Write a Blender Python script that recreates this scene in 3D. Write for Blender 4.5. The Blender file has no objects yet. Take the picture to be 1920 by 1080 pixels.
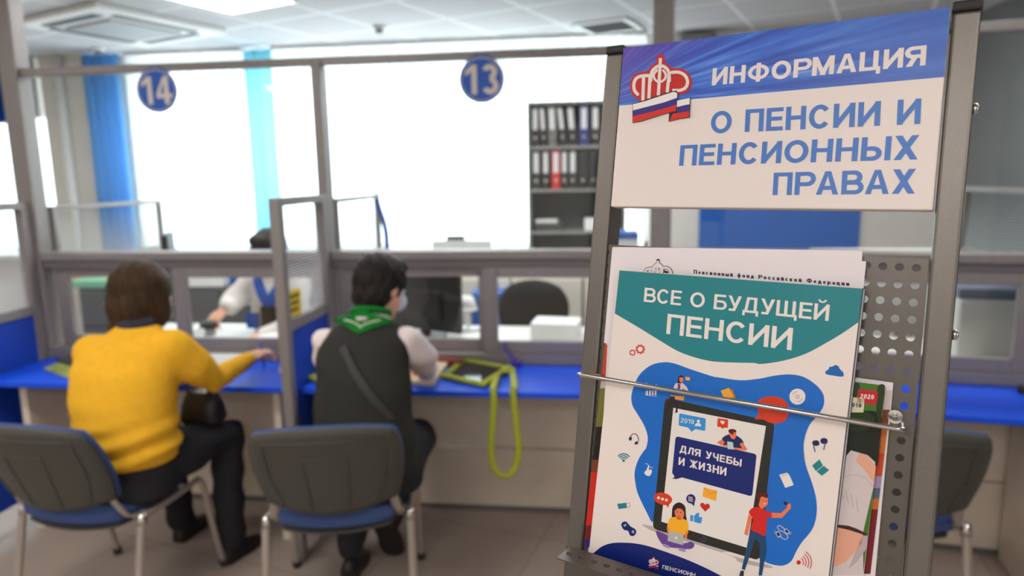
import bpy, math, random
from math import sin, cos, pi, radians as rad, sqrt, atan2
from mathutils import Vector as V, Matrix as M
from mathutils.bvhtree import BVHTree

random.seed(7)
SC = bpy.context.scene
COL = SC.collection

# ------------------------------------------------------------------ camera
H, FOC, YAW = 1.62, 1280.0, rad(6.765)
_p, _r = rad(9.314), rad(-.989)
_f = V((0, cos(_p), -sin(_p))); _u = V((0, sin(_p), cos(_p))); _x = V((1, 0, 0))
RZ = M.Rotation(YAW, 3, 'Z')
RT = RZ @ (_x * cos(_r) + _u * sin(_r)); UP = RZ @ (-_x * sin(_r) + _u * cos(_r)); FW = RZ @ _f
CAM = V((0, 0, H))
cam = bpy.data.cameras.new('camera')
cam.sensor_width = 36; cam.lens = 24; cam.clip_start = .02; cam.clip_end = 100
camo = bpy.data.objects.new('camera', cam); COL.objects.link(camo)
_m = M((RT, UP, -FW)).transposed().to_4x4(); _m.translation = CAM
camo.matrix_world = _m
SC.camera = camo
cam.dof.use_dof = True
cam.dof.focus_distance = .60
cam.dof.aperture_fstop = 4.4
cam.dof.aperture_blades = 0

# ------------------------------------------------------------------ world, exposure
SC.view_settings.view_transform = 'Standard'
SC.view_settings.look = 'None'
SC.view_settings.exposure = 0.0
SC.view_settings.gamma = 1.0
w = bpy.data.worlds.new('daylight'); SC.world = w; w.use_nodes = True
bg = w.node_tree.nodes['Background']
bg.inputs[0].default_value = (.87, .95, 1.0, 1); bg.inputs[1].default_value = 8.5
LAMP = 21.0          # radiance of the ceiling lamp diffusers

# ------------------------------------------------------------------ helpers
def lin(c):
    c = c / 255.0
    return c / 12.92 if c <= .04045 else ((c + .055) / 1.055) ** 2.4
def S(r, g, b): return (lin(r), lin(g), lin(b), 1)
def P(r, g, b, k=.80): return (min(.95, lin(r) / k), min(.95, lin(g) / k), min(.95, lin(b) / k), 1)

MATS = {}
def mat(name, col, rough=.55, metal=0.0, spec=.4, noise=None, bump=None, trans=None):
    """noise=(scale, amount, stretch) varies the colour; bump=(scale, strength)"""
    if name in MATS: return MATS[name]
    m = bpy.data.materials.new(name); m.use_nodes = True
    nt = m.node_tree; b = nt.nodes['Principled BSDF']
    b.inputs['Base Color'].default_value = col
    b.inputs['Roughness'].default_value = rough
    b.inputs['Metallic'].default_value = metal
    b.inputs['Specular IOR Level'].default_value = spec
    if noise or bump:
        tc = nt.nodes.new('ShaderNodeTexCoord')
    if noise:
        mp = nt.nodes.new('ShaderNodeMapping'); nt.links.new(tc.outputs['Object'], mp.inputs[0])
        if len(noise) > 2: mp.inputs['Scale'].default_value = noise[2]
        n = nt.nodes.new('ShaderNodeTexNoise'); n.inputs['Scale'].default_value = noise[0]; n.inputs['Detail'].default_value = 4
        nt.links.new(mp.outputs[0], n.inputs['Vector'])
        r = nt.nodes.new('ShaderNodeMapRange'); r.inputs[1].default_value = .3; r.inputs[2].default_value = .7
        r.inputs[3].default_value = 1 - noise[1]; r.inputs[4].default_value = 1 + noise[1]
        nt.links.new(n.outputs[0], r.inputs[0])
        mx = nt.nodes.new('ShaderNodeMix'); mx.data_type = 'RGBA'; mx.blend_type = 'MULTIPLY'; mx.inputs[0].default_value = 1
        mx.inputs[6].default_value = col
        nt.links.new(r.outputs[0], mx.inputs[7]); nt.links.new(mx.outputs[2], b.inputs['Base Color'])
    if bump:
        n2 = nt.nodes.new('ShaderNodeTexNoise'); n2.inputs['Scale'].default_value = bump[0]; n2.inputs['Detail'].default_value = 3
        nt.links.new(tc.outputs['Object'], n2.inputs['Vector'])
        bp = nt.nodes.new('ShaderNodeBump'); bp.inputs['Strength'].default_value = bump[1]; bp.inputs['Distance'].default_value = .01
        nt.links.new(n2.outputs[0], bp.inputs['Height']); nt.links.new(bp.outputs[0], b.inputs['Normal'])
    MATS[name] = m
    return m

def node_mat(name):
    m = bpy.data.materials.new(name); m.use_nodes = True; m.node_tree.nodes.clear()
    MATS[name] = m
    nt = m.node_tree
    out = nt.nodes.new('ShaderNodeOutputMaterial')
    return m, nt, out, lambda t: nt.nodes.new('ShaderNode' + t), nt.links.new

WM = {}
class MB:
    def __init__(s): s.v = []; s.f = []; s.m = []; s.sm = []; s.uv = None
    def add(s, vs, fs, m=0, smooth=False):
        o = len(s.v); s.v += [V(q) for q in vs]
        for f in fs: s.f.append([o + i for i in f]); s.m.append(m); s.sm.append(smooth)
        return s
    def box(s, c, d, R=None, m=0):
        R = R or M.Identity(3); c = V(c)
        vs = [c + R @ V((i * d[0] / 2, j * d[1] / 2, k * d[2] / 2)) for i in (-1, 1) for j in (-1, 1) for k in (-1, 1)]
        return s.add(vs, [(0, 1, 3, 2), (4, 6, 7, 5), (0, 4, 5, 1), (2, 3, 7, 6), (0, 2, 6, 4), (1, 5, 7, 3)], m)
    def span(s, a, b, m=0):
        a = V(a); b = V(b)
        return s.box((a + b) / 2, [abs(b[i] - a[i]) for i in range(3)], m=m)
    def frame8(s, pts, m=0):   # 8 corners ordered as in box()
        return s.add(pts, [(0, 1, 3, 2), (4, 6, 7, 5), (0, 4, 5, 1), (2, 3, 7, 6), (0, 2, 6, 4), (1, 5, 7, 3)], m)
    def rings(s, rs, m=0, closed=True, caps=True, smooth=True):
        n = len(rs[0]); o = []
        for k in range(len(rs) - 1):
            for i in range(n if closed else n - 1):
                j = (i + 1) % n
                o.append((k * n + i, k * n + j, (k + 1) * n + j, (k + 1) * n + i))
        s.add([p for r in rs for p in r], o, m, smooth)
        if caps:
            b = len(s.v) - n * len(rs)
            s.f.append([b + i for i in range(n)][::-1]); s.m.append(m); s.sm.append(False)
            b = len(s.v) - n
            s.f.append([b + i for i in range(n)]); s.m.append(m); s.sm.append(False)
        return s
    def tube(s, pts, r, n=10, m=0, side=None, ry=None, loop=False):
        """side: vector the rx axis follows; ry: second radius"""
        pts = [V(p) for p in pts]; rs = []; N = len(pts); prev = None
        for i, p in enumerate(pts):
            if loop: t = (pts[(i + 1) % N] - pts[i - 1]).normalized()
            else: t = (pts[min(i + 1, N - 1)] - pts[max(i - 1, 0)]).normalized()
            if side is not None: a = V(side); a = (a - t * a.dot(t)).normalized()
            elif prev is None:
                a = V((0, 0, 1)) if abs(t.z) < .9 else V((1, 0, 0)); a = (a - t * a.dot(t)).normalized()
            else: a = (prev - t * prev.dot(t)).normalized()
            prev = a; b = t.cross(a)
            rr = r[i] if isinstance(r, (list, tuple)) else r
            r2 = rr if ry is None else ry
            rs.append([p + a * (rr * cos(2 * pi * k / n)) + b * (r2 * sin(2 * pi * k / n)) for k in range(n)])
        if loop: rs.append(rs[0])
        return s.rings(rs, m, caps=not loop)
    def cyl(s, a, b, r, n=20, m=0, r2=None): return s.tube([a, b], [r, r if r2 is None else r2], n, m)
    def ell(s, c, r, R=None, m=0, nu=20, nv=12):
        R = R or M.Identity(3); c = V(c); rs = []
        for j in range(1, nv):
            t = pi * j / nv
            rs.append([c + R @ V((r[0] * sin(t) * cos(2 * pi * i / nu), r[1] * sin(t) * sin(2 * pi * i / nu), -r[2] * cos(t))) for i in range(nu)])
        return s.rings(rs, m)
    def caps(s, pts, rr, n=14, m=0):
        """chain of a limb with round ends"""
        pts = [V(p) for p in pts]; out = []; ro = []
        d0 = (pts[0] - pts[1]).normalized(); d1 = (pts[-1] - pts[-2]).normalized()
        for k in (80, 55, 28): out.append(pts[0] + d0 * rr[0] * sin(rad(k))); ro.append(rr[0] * cos(rad(k)))
        out += pts; ro += rr
        for k in (28, 55, 80): out.append(pts[-1] + d1 * rr[-1] * sin(rad(k))); ro.append(rr[-1] * cos(rad(k)))
        return s.tube(out, ro, n, m)
    def body(s, secs, n=24, m=0):
        """secs: (centre, rx, ry, turn about z) stacked ellipses with closed round ends"""
        rs = []
        def ring(c, rx, ry, a):
            return [V(c) + V((cos(a) * rx * cos(t) - sin(a) * ry * sin(t), sin(a) * rx * cos(t) + cos(a) * ry * sin(t), 0)) for t in [2 * pi * k / n for k in range(n)]]
        c, rx, ry, a = secs[0]; rs.append(ring(V(c) - V((0, 0, .03)), rx * .6, ry * .6, a))
        for q in secs: rs.append(ring(*q))
        c, rx, ry, a = secs[-1]; rs.append(ring(V(c) + V((0, 0, .02)), rx * .6, ry * .6, a))
        return s.rings(rs, m)
    def fan(s, poly, m=0):
        return s.add(poly, [tuple(range(len(poly)))], m)
    def prism(s, poly, off, m=0):
        n = len(poly); off = V(off); a = [V(p) for p in poly]; b = [p + off for p in a]
        s.add(a + b, [tuple(range(n))[::-1], tuple(range(n, 2 * n))] + [(i, (i + 1) % n, n + (i + 1) % n, n + i) for i in range(n)], m)
        return s
    def mesh(s, name, inv=None):
        me = bpy.data.meshes.new(name)
        vs = [inv @ v for v in s.v] if inv else s.v
        me.from_pydata([tuple(v) for v in vs], [], s.f)
        me.polygons.foreach_set('material_index', s.m); me.polygons.foreach_set('use_smooth', s.sm)
        if s.uv:
            l = me.uv_layers.new(name='art')
            for lp in me.loops: l.data[lp.index].uv = s.uv(s.v[lp.vertex_index])
        me.update()
        return me
    def lo(s):
        xs = [v.x for v in s.v]; ys = [v.y for v in s.v]; zs = [v.z for v in s.v]
        return V(((min(xs) + max(xs)) / 2, (min(ys) + max(ys)) / 2, min(zs)))
    def build(s, name, mats, parent=None, bevel=None, solid=None, turn=0.0):
        if parent is not None: W = WM[parent]
        else: W = M.Translation(s.lo()) @ M.Rotation(turn, 4, 'Z')
        me = s.mesh(name, W.inverted())
        for mm in (mats if isinstance(mats, (list, tuple)) else [mats]): me.materials.append(mm)
        o = bpy.data.objects.new(name, me); COL.objects.link(o); WM[o] = W
        if parent is not None: o.parent = parent
        else: o.matrix_world = W
        if solid:
            q = o.modifiers.new('solid', 'SOLIDIFY'); q.thickness = solid; q.offset = 0
        if bevel:
            q = o.modifiers.new('bevel', 'BEVEL'); q.width = bevel; q.segments = 2; q.limit_method = 'ANGLE'; q.angle_limit = rad(40)
        return o

def tag(o, label, cat, group=None):
    o['label'] = label; o['category'] = cat
    if group: o['group'] = group
    return o
def thing(name, label, cat, loc, rz=0.0, group=None):
    o = bpy.data.objects.new(name, None); COL.objects.link(o)
    o.empty_display_size = .1
    W = M.Translation(V(loc)) @ M.Rotation(rz, 4, 'Z'); o.matrix_world = W; WM[o] = W
    return tag(o, label, cat, group)
def struct(name, mb, mats, **k):
    o = mb.build(name, mats, **k); o['kind'] = 'structure'; return o
def copy_tree(o, parent=None):
    c = o.copy(); COL.objects.link(c); WM[c] = WM[o]
    if parent is not None: c.parent = parent
    for ch in list(o.children): copy_tree(ch, c)
    return c
def place(o, loc, rz):
    W = M.Translation(V(loc)) @ M.Rotation(rz, 4, 'Z'); o.matrix_world = W; WM[o] = W

def melt(mb, voxel, it=6, fac=.5):
    """overlapping closed pieces melted into one continuous surface"""
    me = mb.mesh('melt'); o = bpy.data.objects.new('melt', me); COL.objects.link(o)
    q = o.modifiers.new('r', 'REMESH'); q.mode = 'VOXEL'; q.voxel_size = voxel
    if it:
        q = o.modifiers.new('s', 'SMOOTH'); q.iterations = it; q.factor = fac
    dg = bpy.context.evaluated_depsgraph_get(); dg.update()
    e = bpy.data.meshes.new_from_object(o.evaluated_get(dg))
    out = MB(); out.v = [v.co.copy() for v in e.vertices]
    for p in e.polygons: out.f.append(list(p.vertices)); out.m.append(0); out.sm.append(True)
    out.n = [v.normal.copy() for v in e.vertices]
    bpy.data.objects.remove(o); bpy.data.meshes.remove(e); bpy.data.meshes.remove(me)
    return out

def catmull(pts, closed=False, n=6):
    out = []; N = len(pts)
    rng = range(N if closed else N - 1)
    g = lambda i: pts[i % N] if closed else pts[max(0, min(N - 1, i))]
    for i in rng:
        a, b, c, d = g(i - 1), g(i), g(i + 1), g(i + 2)
        for k in range(n):
            t = k / n
            out.append(tuple(.5 * (2 * b[j] + (c[j] - a[j]) * t + (2 * a[j] - 5 * b[j] + 4 * c[j] - d[j]) * t * t + (3 * b[j] - a[j] - 3 * c[j] + d[j]) * t ** 3) for j in range(len(b))))
    if not closed: out.append(tuple(pts[-1]))
    return out

# ------------------------------------------------------------------ lettering: a bold sans drawn from strokes
def seg(a, b, t):
    a = V(a).to_2d(); b = V(b).to_2d(); d = (b - a).normalized(); n = V((-d.y, d.x)) * t / 2
    return [tuple(a + n), tuple(a - n), tuple(b - n), tuple(b + n)]
def arc(cx, cy, rx, ry, a0, a1, t, n=14):
    """band of width t round an ellipse, as quads"""
    out = []
    for k in range(n):
        q = []
        for aa, s in ((k, 1), (k, -1), (k + 1, -1), (k + 1, 1)):
            an = rad(a0 + (a1 - a0) * aa / n)
            q.append((cx + (rx + s * t / 2) * cos(an), cy + (ry + s * t / 2) * sin(an)))
        out.append(q)
    return out
def glyph(ch, t):
    h = t / 2; Q = []; tb = t * .9
    L = lambda a, b, w=None: Q.append(seg(a, b, w or t))
    st = lambda x, y0=0, y1=1: Q.append([(x - h, y0), (x + h, y0), (x + h, y1), (x - h, y1)])
    hb = lambda x0, x1, y: Q.append([(x0, y - tb / 2), (x1, y - tb / 2), (x1, y + tb / 2), (x0, y + tb / 2)])
    A = lambda *a: Q.extend(arc(*a))
    yt, yb = 1 - tb / 2, tb / 2
    W = .74
    def bowl(x, w, y0, y1, flip=False):    # closed bowl from stem side x to the far side
        c = (y0 + y1) / 2; ry = (y1 - y0) / 2 - tb / 2
        if not flip:
            hb(x, x + w - ry, y1 - tb / 2); hb(x, x + w - ry, y0 + tb / 2); A(x + w - ry - h * .2, c, ry * 1.0, ry, -90, 90, t * .95)
        else:
            hb(x - w + ry, x, y1 - tb / 2); hb(x - w + ry, x, y0 + tb / 2); A(x - w + ry + h * .2, c, ry, ry, 90, 270, t * .95)
    if ch in 'ИЙ':
        st(h); st(W - h); Q.append([(t * .8, 0), (W - t * .8, 1 - t * 1.75), (W - t * .8, 1), (t * .8, t * 1.75)])
        if ch == 'Й': A(W / 2, 1.27, .16, .15, 180, 360, t * .6)
    elif ch == 'Н': st(h); st(W - h); hb(0, W, .52)
    elif ch == 'Ф': W = .98; st(W / 2, -.03, 1.03); A(W / 2, .51, W / 2 - h, .34, 0, 360, t * .9, 28)
    elif ch == 'О': W = .86; A(W / 2, .5, W / 2 - h, .51 - h, 0, 360, t, 30)
    elif ch == 'Р': W = .70; st(h); bowl(h, .66 - h + .04, .38, 1)
    elif ch == 'М': W = .90; st(h * .95); st(W - h * .95); L((h * 1.1, 1 - .02), (W / 2, .10), t * .95); L((W - h * 1.1, 1 - .02), (W / 2, .10), t * .95); Q.append([(W / 2 - h * 1.1, 0), (W / 2 + h * 1.1, 0), (W / 2 + h, .3), (W / 2 - h, .3)])
    elif ch == 'А': W = .80; Q.append([(0, 0), (t * 1.05, 0), (W / 2 + h * .5, 1), (W / 2 - h * 1.1, 1)]); Q.append([(W, 0), (W - t * 1.05, 0), (W / 2 - h * .5, 1), (W / 2 + h * 1.1, 1)]); hb(.2, W - .2, .29)
    elif ch == 'Ц': W = .82; st(h); st(W - h - .09); hb(0, W, yb); Q.append([(W - t * .8, -.2), (W, -.2), (W, yb), (W - t * .8, yb)])
    elif ch == 'Я': W = .72; st(W - h); bowl(W - h, .66 - h + .04, .40, 1, True); Q.append([(0, 0), (t * 1.15, 0), (.44, .48), (.44 - t, .48)])
    elif ch == 'П': W = .73; st(h); st(W - h); hb(0, W, yt)
    elif ch == 'Е': W = .64; st(h); hb(0, W, yt); hb(0, W, yb); hb(0, W * .94, .52)
    elif ch == 'С': W = .78; A(W / 2 + .01, .5, W / 2 - h, .51 - h, 38, 322, t, 24)
    elif ch == 'Ь': W = .68; st(h); bowl(h, .64 - h + .04, 0, .6)
    elif ch == 'Ы': W = .95; st(h); bowl(h, .60 - h, 0, .6); st(W - h)
    elif ch == 'Х': W = .74; Q.append([(0, 0), (t * 1.2, 0), (W, 1), (W - t * 1.2, 1)]); Q.append([(W, 0), (W - t * 1.2, 0), (0, 1), (t * 1.2, 1)])
    elif ch == 'В': W = .72; st(h); bowl(h, .64 - h, .5 - tb * .42, 1); bowl(h, .70 - h, 0, .5 + tb * .45)
    elif ch == 'Б': W = .70; st(h); hb(0, W * .95, yt); bowl(h, .68 - h, 0, .62)
    elif ch == 'У': W = .74; Q.append([(W, 1), (W - t * 1.1, 1), (.26, .05), (.26 + t, .0)]); Q.append([(0, 1), (t * 1.1, 1), (W * .62, .35), (W * .45, .28)]); hb(.07, .36, yb)
    elif ch == 'Д': W = .86; st(W - h - .1); Q.append([(.09, yb), (.09 + t, yb), (.20 + t, 1), (.20, 1)]); hb(.2, W - .1, yt); hb(0, W, yb); Q.append([(0, -.2), (t * .8, -.2), (t * .8, yb), (0, yb)]); Q.append([(W - t * .8, -.2), (W, -.2), (W, yb), (W - t * .8, yb)])
    elif ch == 'Щ': W = 1.08; st(h); st((W - .09) / 2); st(W - h - .09); hb(0, W, yb); Q.append([(W - t * .8, -.2), (W, -.2), (W, yb), (W - t * .8, yb)])
    elif ch == 'Л': W = .74; st(W - h); Q.append([(.06, 0), (.06 + t, .06), (.19 + t, 1), (.19, 1)]); hb(.2, W, yt); hb(0, .1 + t * .6, yb)
    elif ch == 'Ч': W = .70; st(W - h); hb(.25, W, .42); A(.28, .67, .28 - h, .25, 180, 270, t * .95); st(h, .66, 1)
    elif ch == 'Ж': W = 1.0; st(W / 2); [Q.append([(x0, y0), (x1, y0), (W / 2 + s * h * .4, .5 + k * .14), (W / 2 + s * h * .4, .5 - k * .10)]) for s, k, x0, x1, y0 in ((-1, 1, 0, t * 1.15, 1), (-1, -1, 0, t * 1.15, 0), (1, 1, W, W - t * 1.15, 1), (1, -1, W, W - t * 1.15, 0))]
    elif ch == 'З' or ch == '3': W = .66 if ch == 'З' else .58; A(W / 2 - .02, .73, W / 2 - h - .02, .27 - tb / 2, -90, 155, t * .95, 16); A(W / 2, .28, W / 2 - h, .285 - tb / 2, -155, 90, t * .95, 16)
    elif ch == '0': W = .58; A(W / 2, .5, W / 2 - h, .5 - h, 0, 360, t, 26)
    elif ch == '1': W = .46; st(W - h - .04); Q.append([(.02, .62), (.02, .80), (W - t - .02, 1), (W - t + .02, .82)])
    elif ch == '2': W = .58; A(W / 2, .70, W / 2 - h, .30 - h, -20, 165, t, 14); Q.append([(0, tb), (t * 1.3, tb), (W - h * .5, .62), (W - t * 1.3, .66)]); hb(0, W, yb)
    elif ch == '4': W = .62; st(W - h - .12); hb(0, W, .30); Q.append([(0, .24), (0, .40), (W - .12 - t, 1), (W - .12, 1), (W - .12 - t, .78), (t * .7, .32)])
    elif ch == '9': W = .58; A(W / 2, .66, W / 2 - h, .34 - h, 0, 360, t, 20); A(W / 2, .40, W / 2 - h, .40 - h, -150, 25, t, 14)
    elif ch == 'Р': pass
    # lower case: the shapes of the small book face
    elif ch in 'нсиоыйкац' or ch in 'едрф':
        s = .70
        if ch in 'нсиоый':
            sub, W0 = glyph({'н': 'Н', 'с': 'С', 'и': 'И', 'о': 'О', 'ы': 'Ы', 'й': 'Й'}[ch], t / s)
            Q += [[(x * s, y * s) for x, y in q] for q in sub]; W = W0 * s
        elif ch == 'к': W = .5; st(h, 0, s); Q.append([(t * .6, s * .5), (W - t, s), (W, s), (t * 1.5, s * .5)]); Q.append([(t * .6, s * .5), (W - t * 1.1, 0), (W, 0), (t * 1.5, s * .5)])
        elif ch == 'ц':
            sub, W0 = glyph('Ц', t / s); Q += [[(x * s, y * s) for x, y in q] for q in sub]; W = W0 * s
        elif ch == 'а': W = .5; A(W / 2, s * .38, W / 2 - h, s * .36 - h, 0, 360, t * .8, 16); st(W - h, 0, s * .8); A(W / 2, s * .68, W / 2 - h, s * .32 - h, 0, 150, t * .8, 10)
        elif ch == 'е': W = .5; A(W / 2, s / 2, W / 2 - h, s / 2 - h, 0, 320, t * .85, 18); hb(h, W - h, s / 2)
        elif ch == 'д': W = .6; sub, W0 = glyph('Д', t / s); Q += [[(x * s, y * s) for x, y in q] for q in sub]; W = W0 * s
        elif ch == 'р': W = .54; st(h, -.3, s); A(W / 2 + h * .5, s / 2, W / 2 - h, s / 2 - h, 0, 360, t * .85, 18)
        elif ch == 'ф': W = .72; st(W / 2, -.3, 1); A(W / 2, s / 2, W / 2 - h, s / 2 - h, 0, 360, t * .8, 20)
    elif ch == ' ': W = .34
    return Q, W
def lettering(s, t=.185, gap=.10):
    """quads of a line of text, baseline 0, cap height 1; returns (quads, width)"""
    Q = []; x = 0
    for ch in s:
        q, W = glyph(ch, t); Q += [[(a + x, b) for a, b in r] for r in q]; x += W + gap
    return Q, x - gap


# ------------------------------------------------------------------ shared materials
ALU = mat('grey_aluminium', S(142, 136, 134), .42, .25, .4, noise=(40, .05))
ALUD = mat('dark_grey_aluminium', S(112, 108, 108), .45, .25)  # darker grey aluminium for tracks, kick strips and clips
WALLM = mat('painted_wall', S(230, 226, 220), .8, noise=(6, .02))
CREAM = mat('cream_laminate', S(216, 202, 184), .55, noise=(14, .03))
BLUET = mat('blue_laminate_top', S(24, 82, 226), .45, spec=.25, noise=(60, .04))
BLUEP = mat('blue_screen_panel', S(22, 70, 186), .6, noise=(90, .06))
BLACK = mat('black_plastic', S(38, 37, 36), .5)
WHITE = mat('white_paper', S(236, 236, 236), .7)
WHITEP = mat('white_plastic', S(228, 228, 226), .5)
CHROME = mat('chrome', S(205, 200, 195), .16, 1.0)
DARK = mat('dark_grey_plastic', S(62, 62, 64), .5)

def glass_mat(name, tint=(1, 1, 1, 1), refl=.06):
    m, nt, out, N, L = node_mat(name)
    t = N('BsdfTransparent'); t.inputs[0].default_value = tint
    g = N('BsdfGlossy'); g.inputs['Roughness'].default_value = .02
    lw = N('LayerWeight'); lw.inputs[0].default_value = .25
    mr = N('MapRange'); mr.inputs[3].default_value = refl * .4; mr.inputs[4].default_value = .5
    L(lw.outputs['Facing'], mr.inputs[0])
    pw = N('Math'); pw.operation = 'POWER'; pw.inputs[1].default_value = 4; L(lw.outputs['Facing'], pw.inputs[0]); L(pw.outputs[0], mr.inputs[0])
    mx = N('MixShader'); L(mr.outputs[0], mx.inputs[0]); L(t.outputs[0], mx.inputs[1]); L(g.outputs[0], mx.inputs[2]); L(mx.outputs[0], out.inputs[0])
    return m
GLASS = glass_mat('clear_glass', (.97, .985, .98, 1))
def film_mat(name, z0, z1, top):
    """clear glass with a film of fine frosted stripes, denser towards the bottom"""
    m, nt, out, N, L = node_mat(name)
    tc = N('TexCoord'); sp = N('SeparateXYZ'); L(tc.outputs['Object'], sp.inputs[0])
    mr = N('MapRange'); mr.inputs[1].default_value = z0; mr.inputs[2].default_value = z1; mr.inputs[3].default_value = 1; mr.inputs[4].default_value = 0
    L(sp.outputs[2], mr.inputs[0])
    ml = N('Math'); ml.operation = 'MULTIPLY'; ml.inputs[1].default_value = 1 / .0125; L(sp.outputs[2], ml.inputs[0])
    fr = N('Math'); fr.operation = 'FRACT'; L(ml.outputs[0], fr.inputs[0])
    lt = N('Math'); lt.operation = 'LESS_THAN'; L(fr.outputs[0], lt.inputs[0])
    sq = N('Math'); sq.operation = 'MULTIPLY_ADD'; sq.inputs[1].default_value = .58; sq.inputs[2].default_value = .0; L(mr.outputs[0], sq.inputs[0]); L(sq.outputs[0], lt.inputs[1])
    f = N('Math'); f.operation = 'MULTIPLY'; f.inputs[1].default_value = top; L(lt.outputs[0], f.inputs[0])
    t = N('BsdfTransparent'); t.inputs[0].default_value = (.95, .97, .97, 1)
    d = N('BsdfDiffuse'); d.inputs[0].default_value = S(235, 236, 238)
    tr = N('BsdfTranslucent'); tr.inputs[0].default_value = S(235, 236, 238)
    a = N('AddShader'); a2 = N('MixShader'); L(d.outputs[0], a2.inputs[1]); L(tr.outputs[0], a2.inputs[2])
    mx = N('MixShader'); L(f.outputs[0], mx.inputs[0]); L(t.outputs[0], mx.inputs[1]); L(a2.outputs[0], mx.inputs[2]); L(mx.outputs[0], out.inputs[0])
    return m
FILM = film_mat('glass_with_frosted_stripes', 1.0, 1.42, .85)
def sheer(name, col, clear):
    m, nt, out, N, L = node_mat(name)
    t = N('BsdfTransparent'); t.inputs[0].default_value = col
    d = N('BsdfDiffuse'); d.inputs[0].default_value = col
    tr = N('BsdfTranslucent'); tr.inputs[0].default_value = col
    a2 = N('MixShader'); a2.inputs[0].default_value = .6; L(d.outputs[0], a2.inputs[1]); L(tr.outputs[0], a2.inputs[2])
    mx = N('MixShader'); mx.inputs[0].default_value = 1 - clear; L(t.outputs[0], mx.inputs[1]); L(a2.outputs[0], mx.inputs[2]); L(mx.outputs[0], out.inputs[0])
    return m
BLIND = sheer('sheer_white_blind', (.95, .97, .97, 1), .42)
AQUA = sheer('sheer_aqua_fabric', S(176, 226, 238), .30)
BLUEC = sheer('blue_curtain_fabric', S(160, 214, 250), .14)
BLUEV = sheer('dark_blue_blind_fabric', S(40, 92, 172), .02)
def emit(name, col, k):
    m, nt, out, N, L = node_mat(name)
    e = N('Emission'); e.inputs[0].default_value = col; e.inputs[1].default_value = k; L(e.outputs[0], out.inputs[0])
    return m
DIFF = emit("lit_lamp_diffuser", (1.0, .97, .94, 1), LAMP)

# floor tiles
def tile_mat(name, col, line, size, wl, ang=0, rough=.4, amt=.06):
    m = mat(name, col, rough, noise=(3, amt)); nt = m.node_tree
    N = lambda t: nt.nodes.new('ShaderNode' + t); L = nt.links.new
    b = nt.nodes['Principled BSDF']; src = b.inputs['Base Color'].links[0].from_socket
    tc = N('TexCoord'); mp = N('Mapping'); mp.inputs['Rotation'].default_value = (0, 0, ang); L(tc.outputs['Object'], mp.inputs[0])
    sp = N('SeparateXYZ'); L(mp.outputs[0], sp.inputs[0]); last = None
    for k in (0, 1):
        d = N('Math'); d.operation = 'DIVIDE'; d.inputs[1].default_value = size; L(sp.outputs[k], d.inputs[0])
        f = N('Math'); f.operation = 'FRACT'; L(d.outputs[0], f.inputs[0])
        l = N('Math'); l.operation = 'LESS_THAN'; l.inputs[1].default_value = wl / size; L(f.outputs[0], l.inputs[0])
        if last is None: last = l
        else:
            mx = N('Math'); mx.operation = 'MAXIMUM'; L(last.outputs[0], mx.inputs[0]); L(l.outputs[0], mx.inputs[1]); last = mx
    q = N('Mix'); q.data_type = 'RGBA'; L(last.outputs[0], q.inputs[0]); L(src, q.inputs[6]); q.inputs[7].default_value = line; L(q.outputs[2], b.inputs['Base Color'])
    return m
FLOORM = tile_mat('beige_floor_tiles', S(166, 151, 138), S(136, 122, 111), .6, .006, rad(14), .38, .07)
CEILM = tile_mat('ceiling_tiles', S(192, 192, 194), S(226, 227, 229), .6, .03, rad(22), .85, .02)

# ------------------------------------------------------------------ room shell
CEIL = 2.72; YB = 5.8; XL = -6.4; XR = 2.75; YF = -3.2
struct('floor', MB().span((XL, YF, -.1), (XR, YB + .2, 0)), FLOORM)
struct('ceiling', MB().span((XL, YF, CEIL), (XR, YB + .2, CEIL + .1)), CEILM)
W1 = (-6.2, -4.83); W2 = (-4.02, .47); ZS, ZT = 1.0, 2.64
mb = MB()
mb.span((XL, YB, 0), (XR, YB + .2, ZS)).span((XL, YB, ZT), (XR, YB + .2, CEIL))
mb.span((XL, YB, ZS), (W1[0], YB + .2, ZT)).span((W1[1], YB, ZS), (W2[0], YB + .2, ZT)).span((W2[1], YB, ZS), (XR, YB + .2, ZT))
struct('wall_back', mb, WALLM)
struct('wall_left', MB().span((XL - .1, YF, 0), (XL, YB + .2, CEIL)), WALLM)
GREYW = mat('grey_painted_wall', S(118, 121, 122), .8, noise=(5, .03))
struct('wall_right', MB().span((XR, YF, 0), (XR + .1, YB + .2, CEIL)), GREYW)
struct('wall_front', MB().span((XL, YF - .1, 0), (XR, YF, CEIL)), WALLM)
PIER = mat('grey_column_paint', S(214, 210, 204), .75, noise=(5, .02))
struct('trim_1', MB().span((-4.80, YB - .12, 0), (-4.34, YB, CEIL)), PIER)
struct('trim_2', MB().cyl((-4.60, YB - .15, 0), (-4.60, YB - .15, CEIL), .035, m=0), mat('white_pipe_paint', S(222, 221, 218), .5))

def window(name, x0, x1, mull):
    o = MB(); fw = .06
    o.span((x0, YB + .05, ZS), (x1, YB + .12, ZS + fw)).span((x0, YB + .05, ZT - fw), (x1, YB + .12, ZT))
    for x in [x0 + fw / 2, x1 - fw / 2] + mull: o.span((x - fw / 2, YB + .05, ZS), (x + fw / 2, YB + .12, ZT))
    o = struct(name, o, WHITEP, bevel=.004)
    MB().span((x0 + .01, YB + .082, ZS + .01), (x1 - .01, YB + .088, ZT - .01)).build('pane', GLASS, o)
    MB().span((x0 - .05, YB - .28, ZS - .04), (x1 + .05, YB + .05, ZS)).build('sill', WHITEP, o, bevel=.006)
window('window_1', W1[0], W1[1], [-5.5])
window('window_2', W2[0], W2[1], [-3.0, -1.9, -.75])

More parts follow.
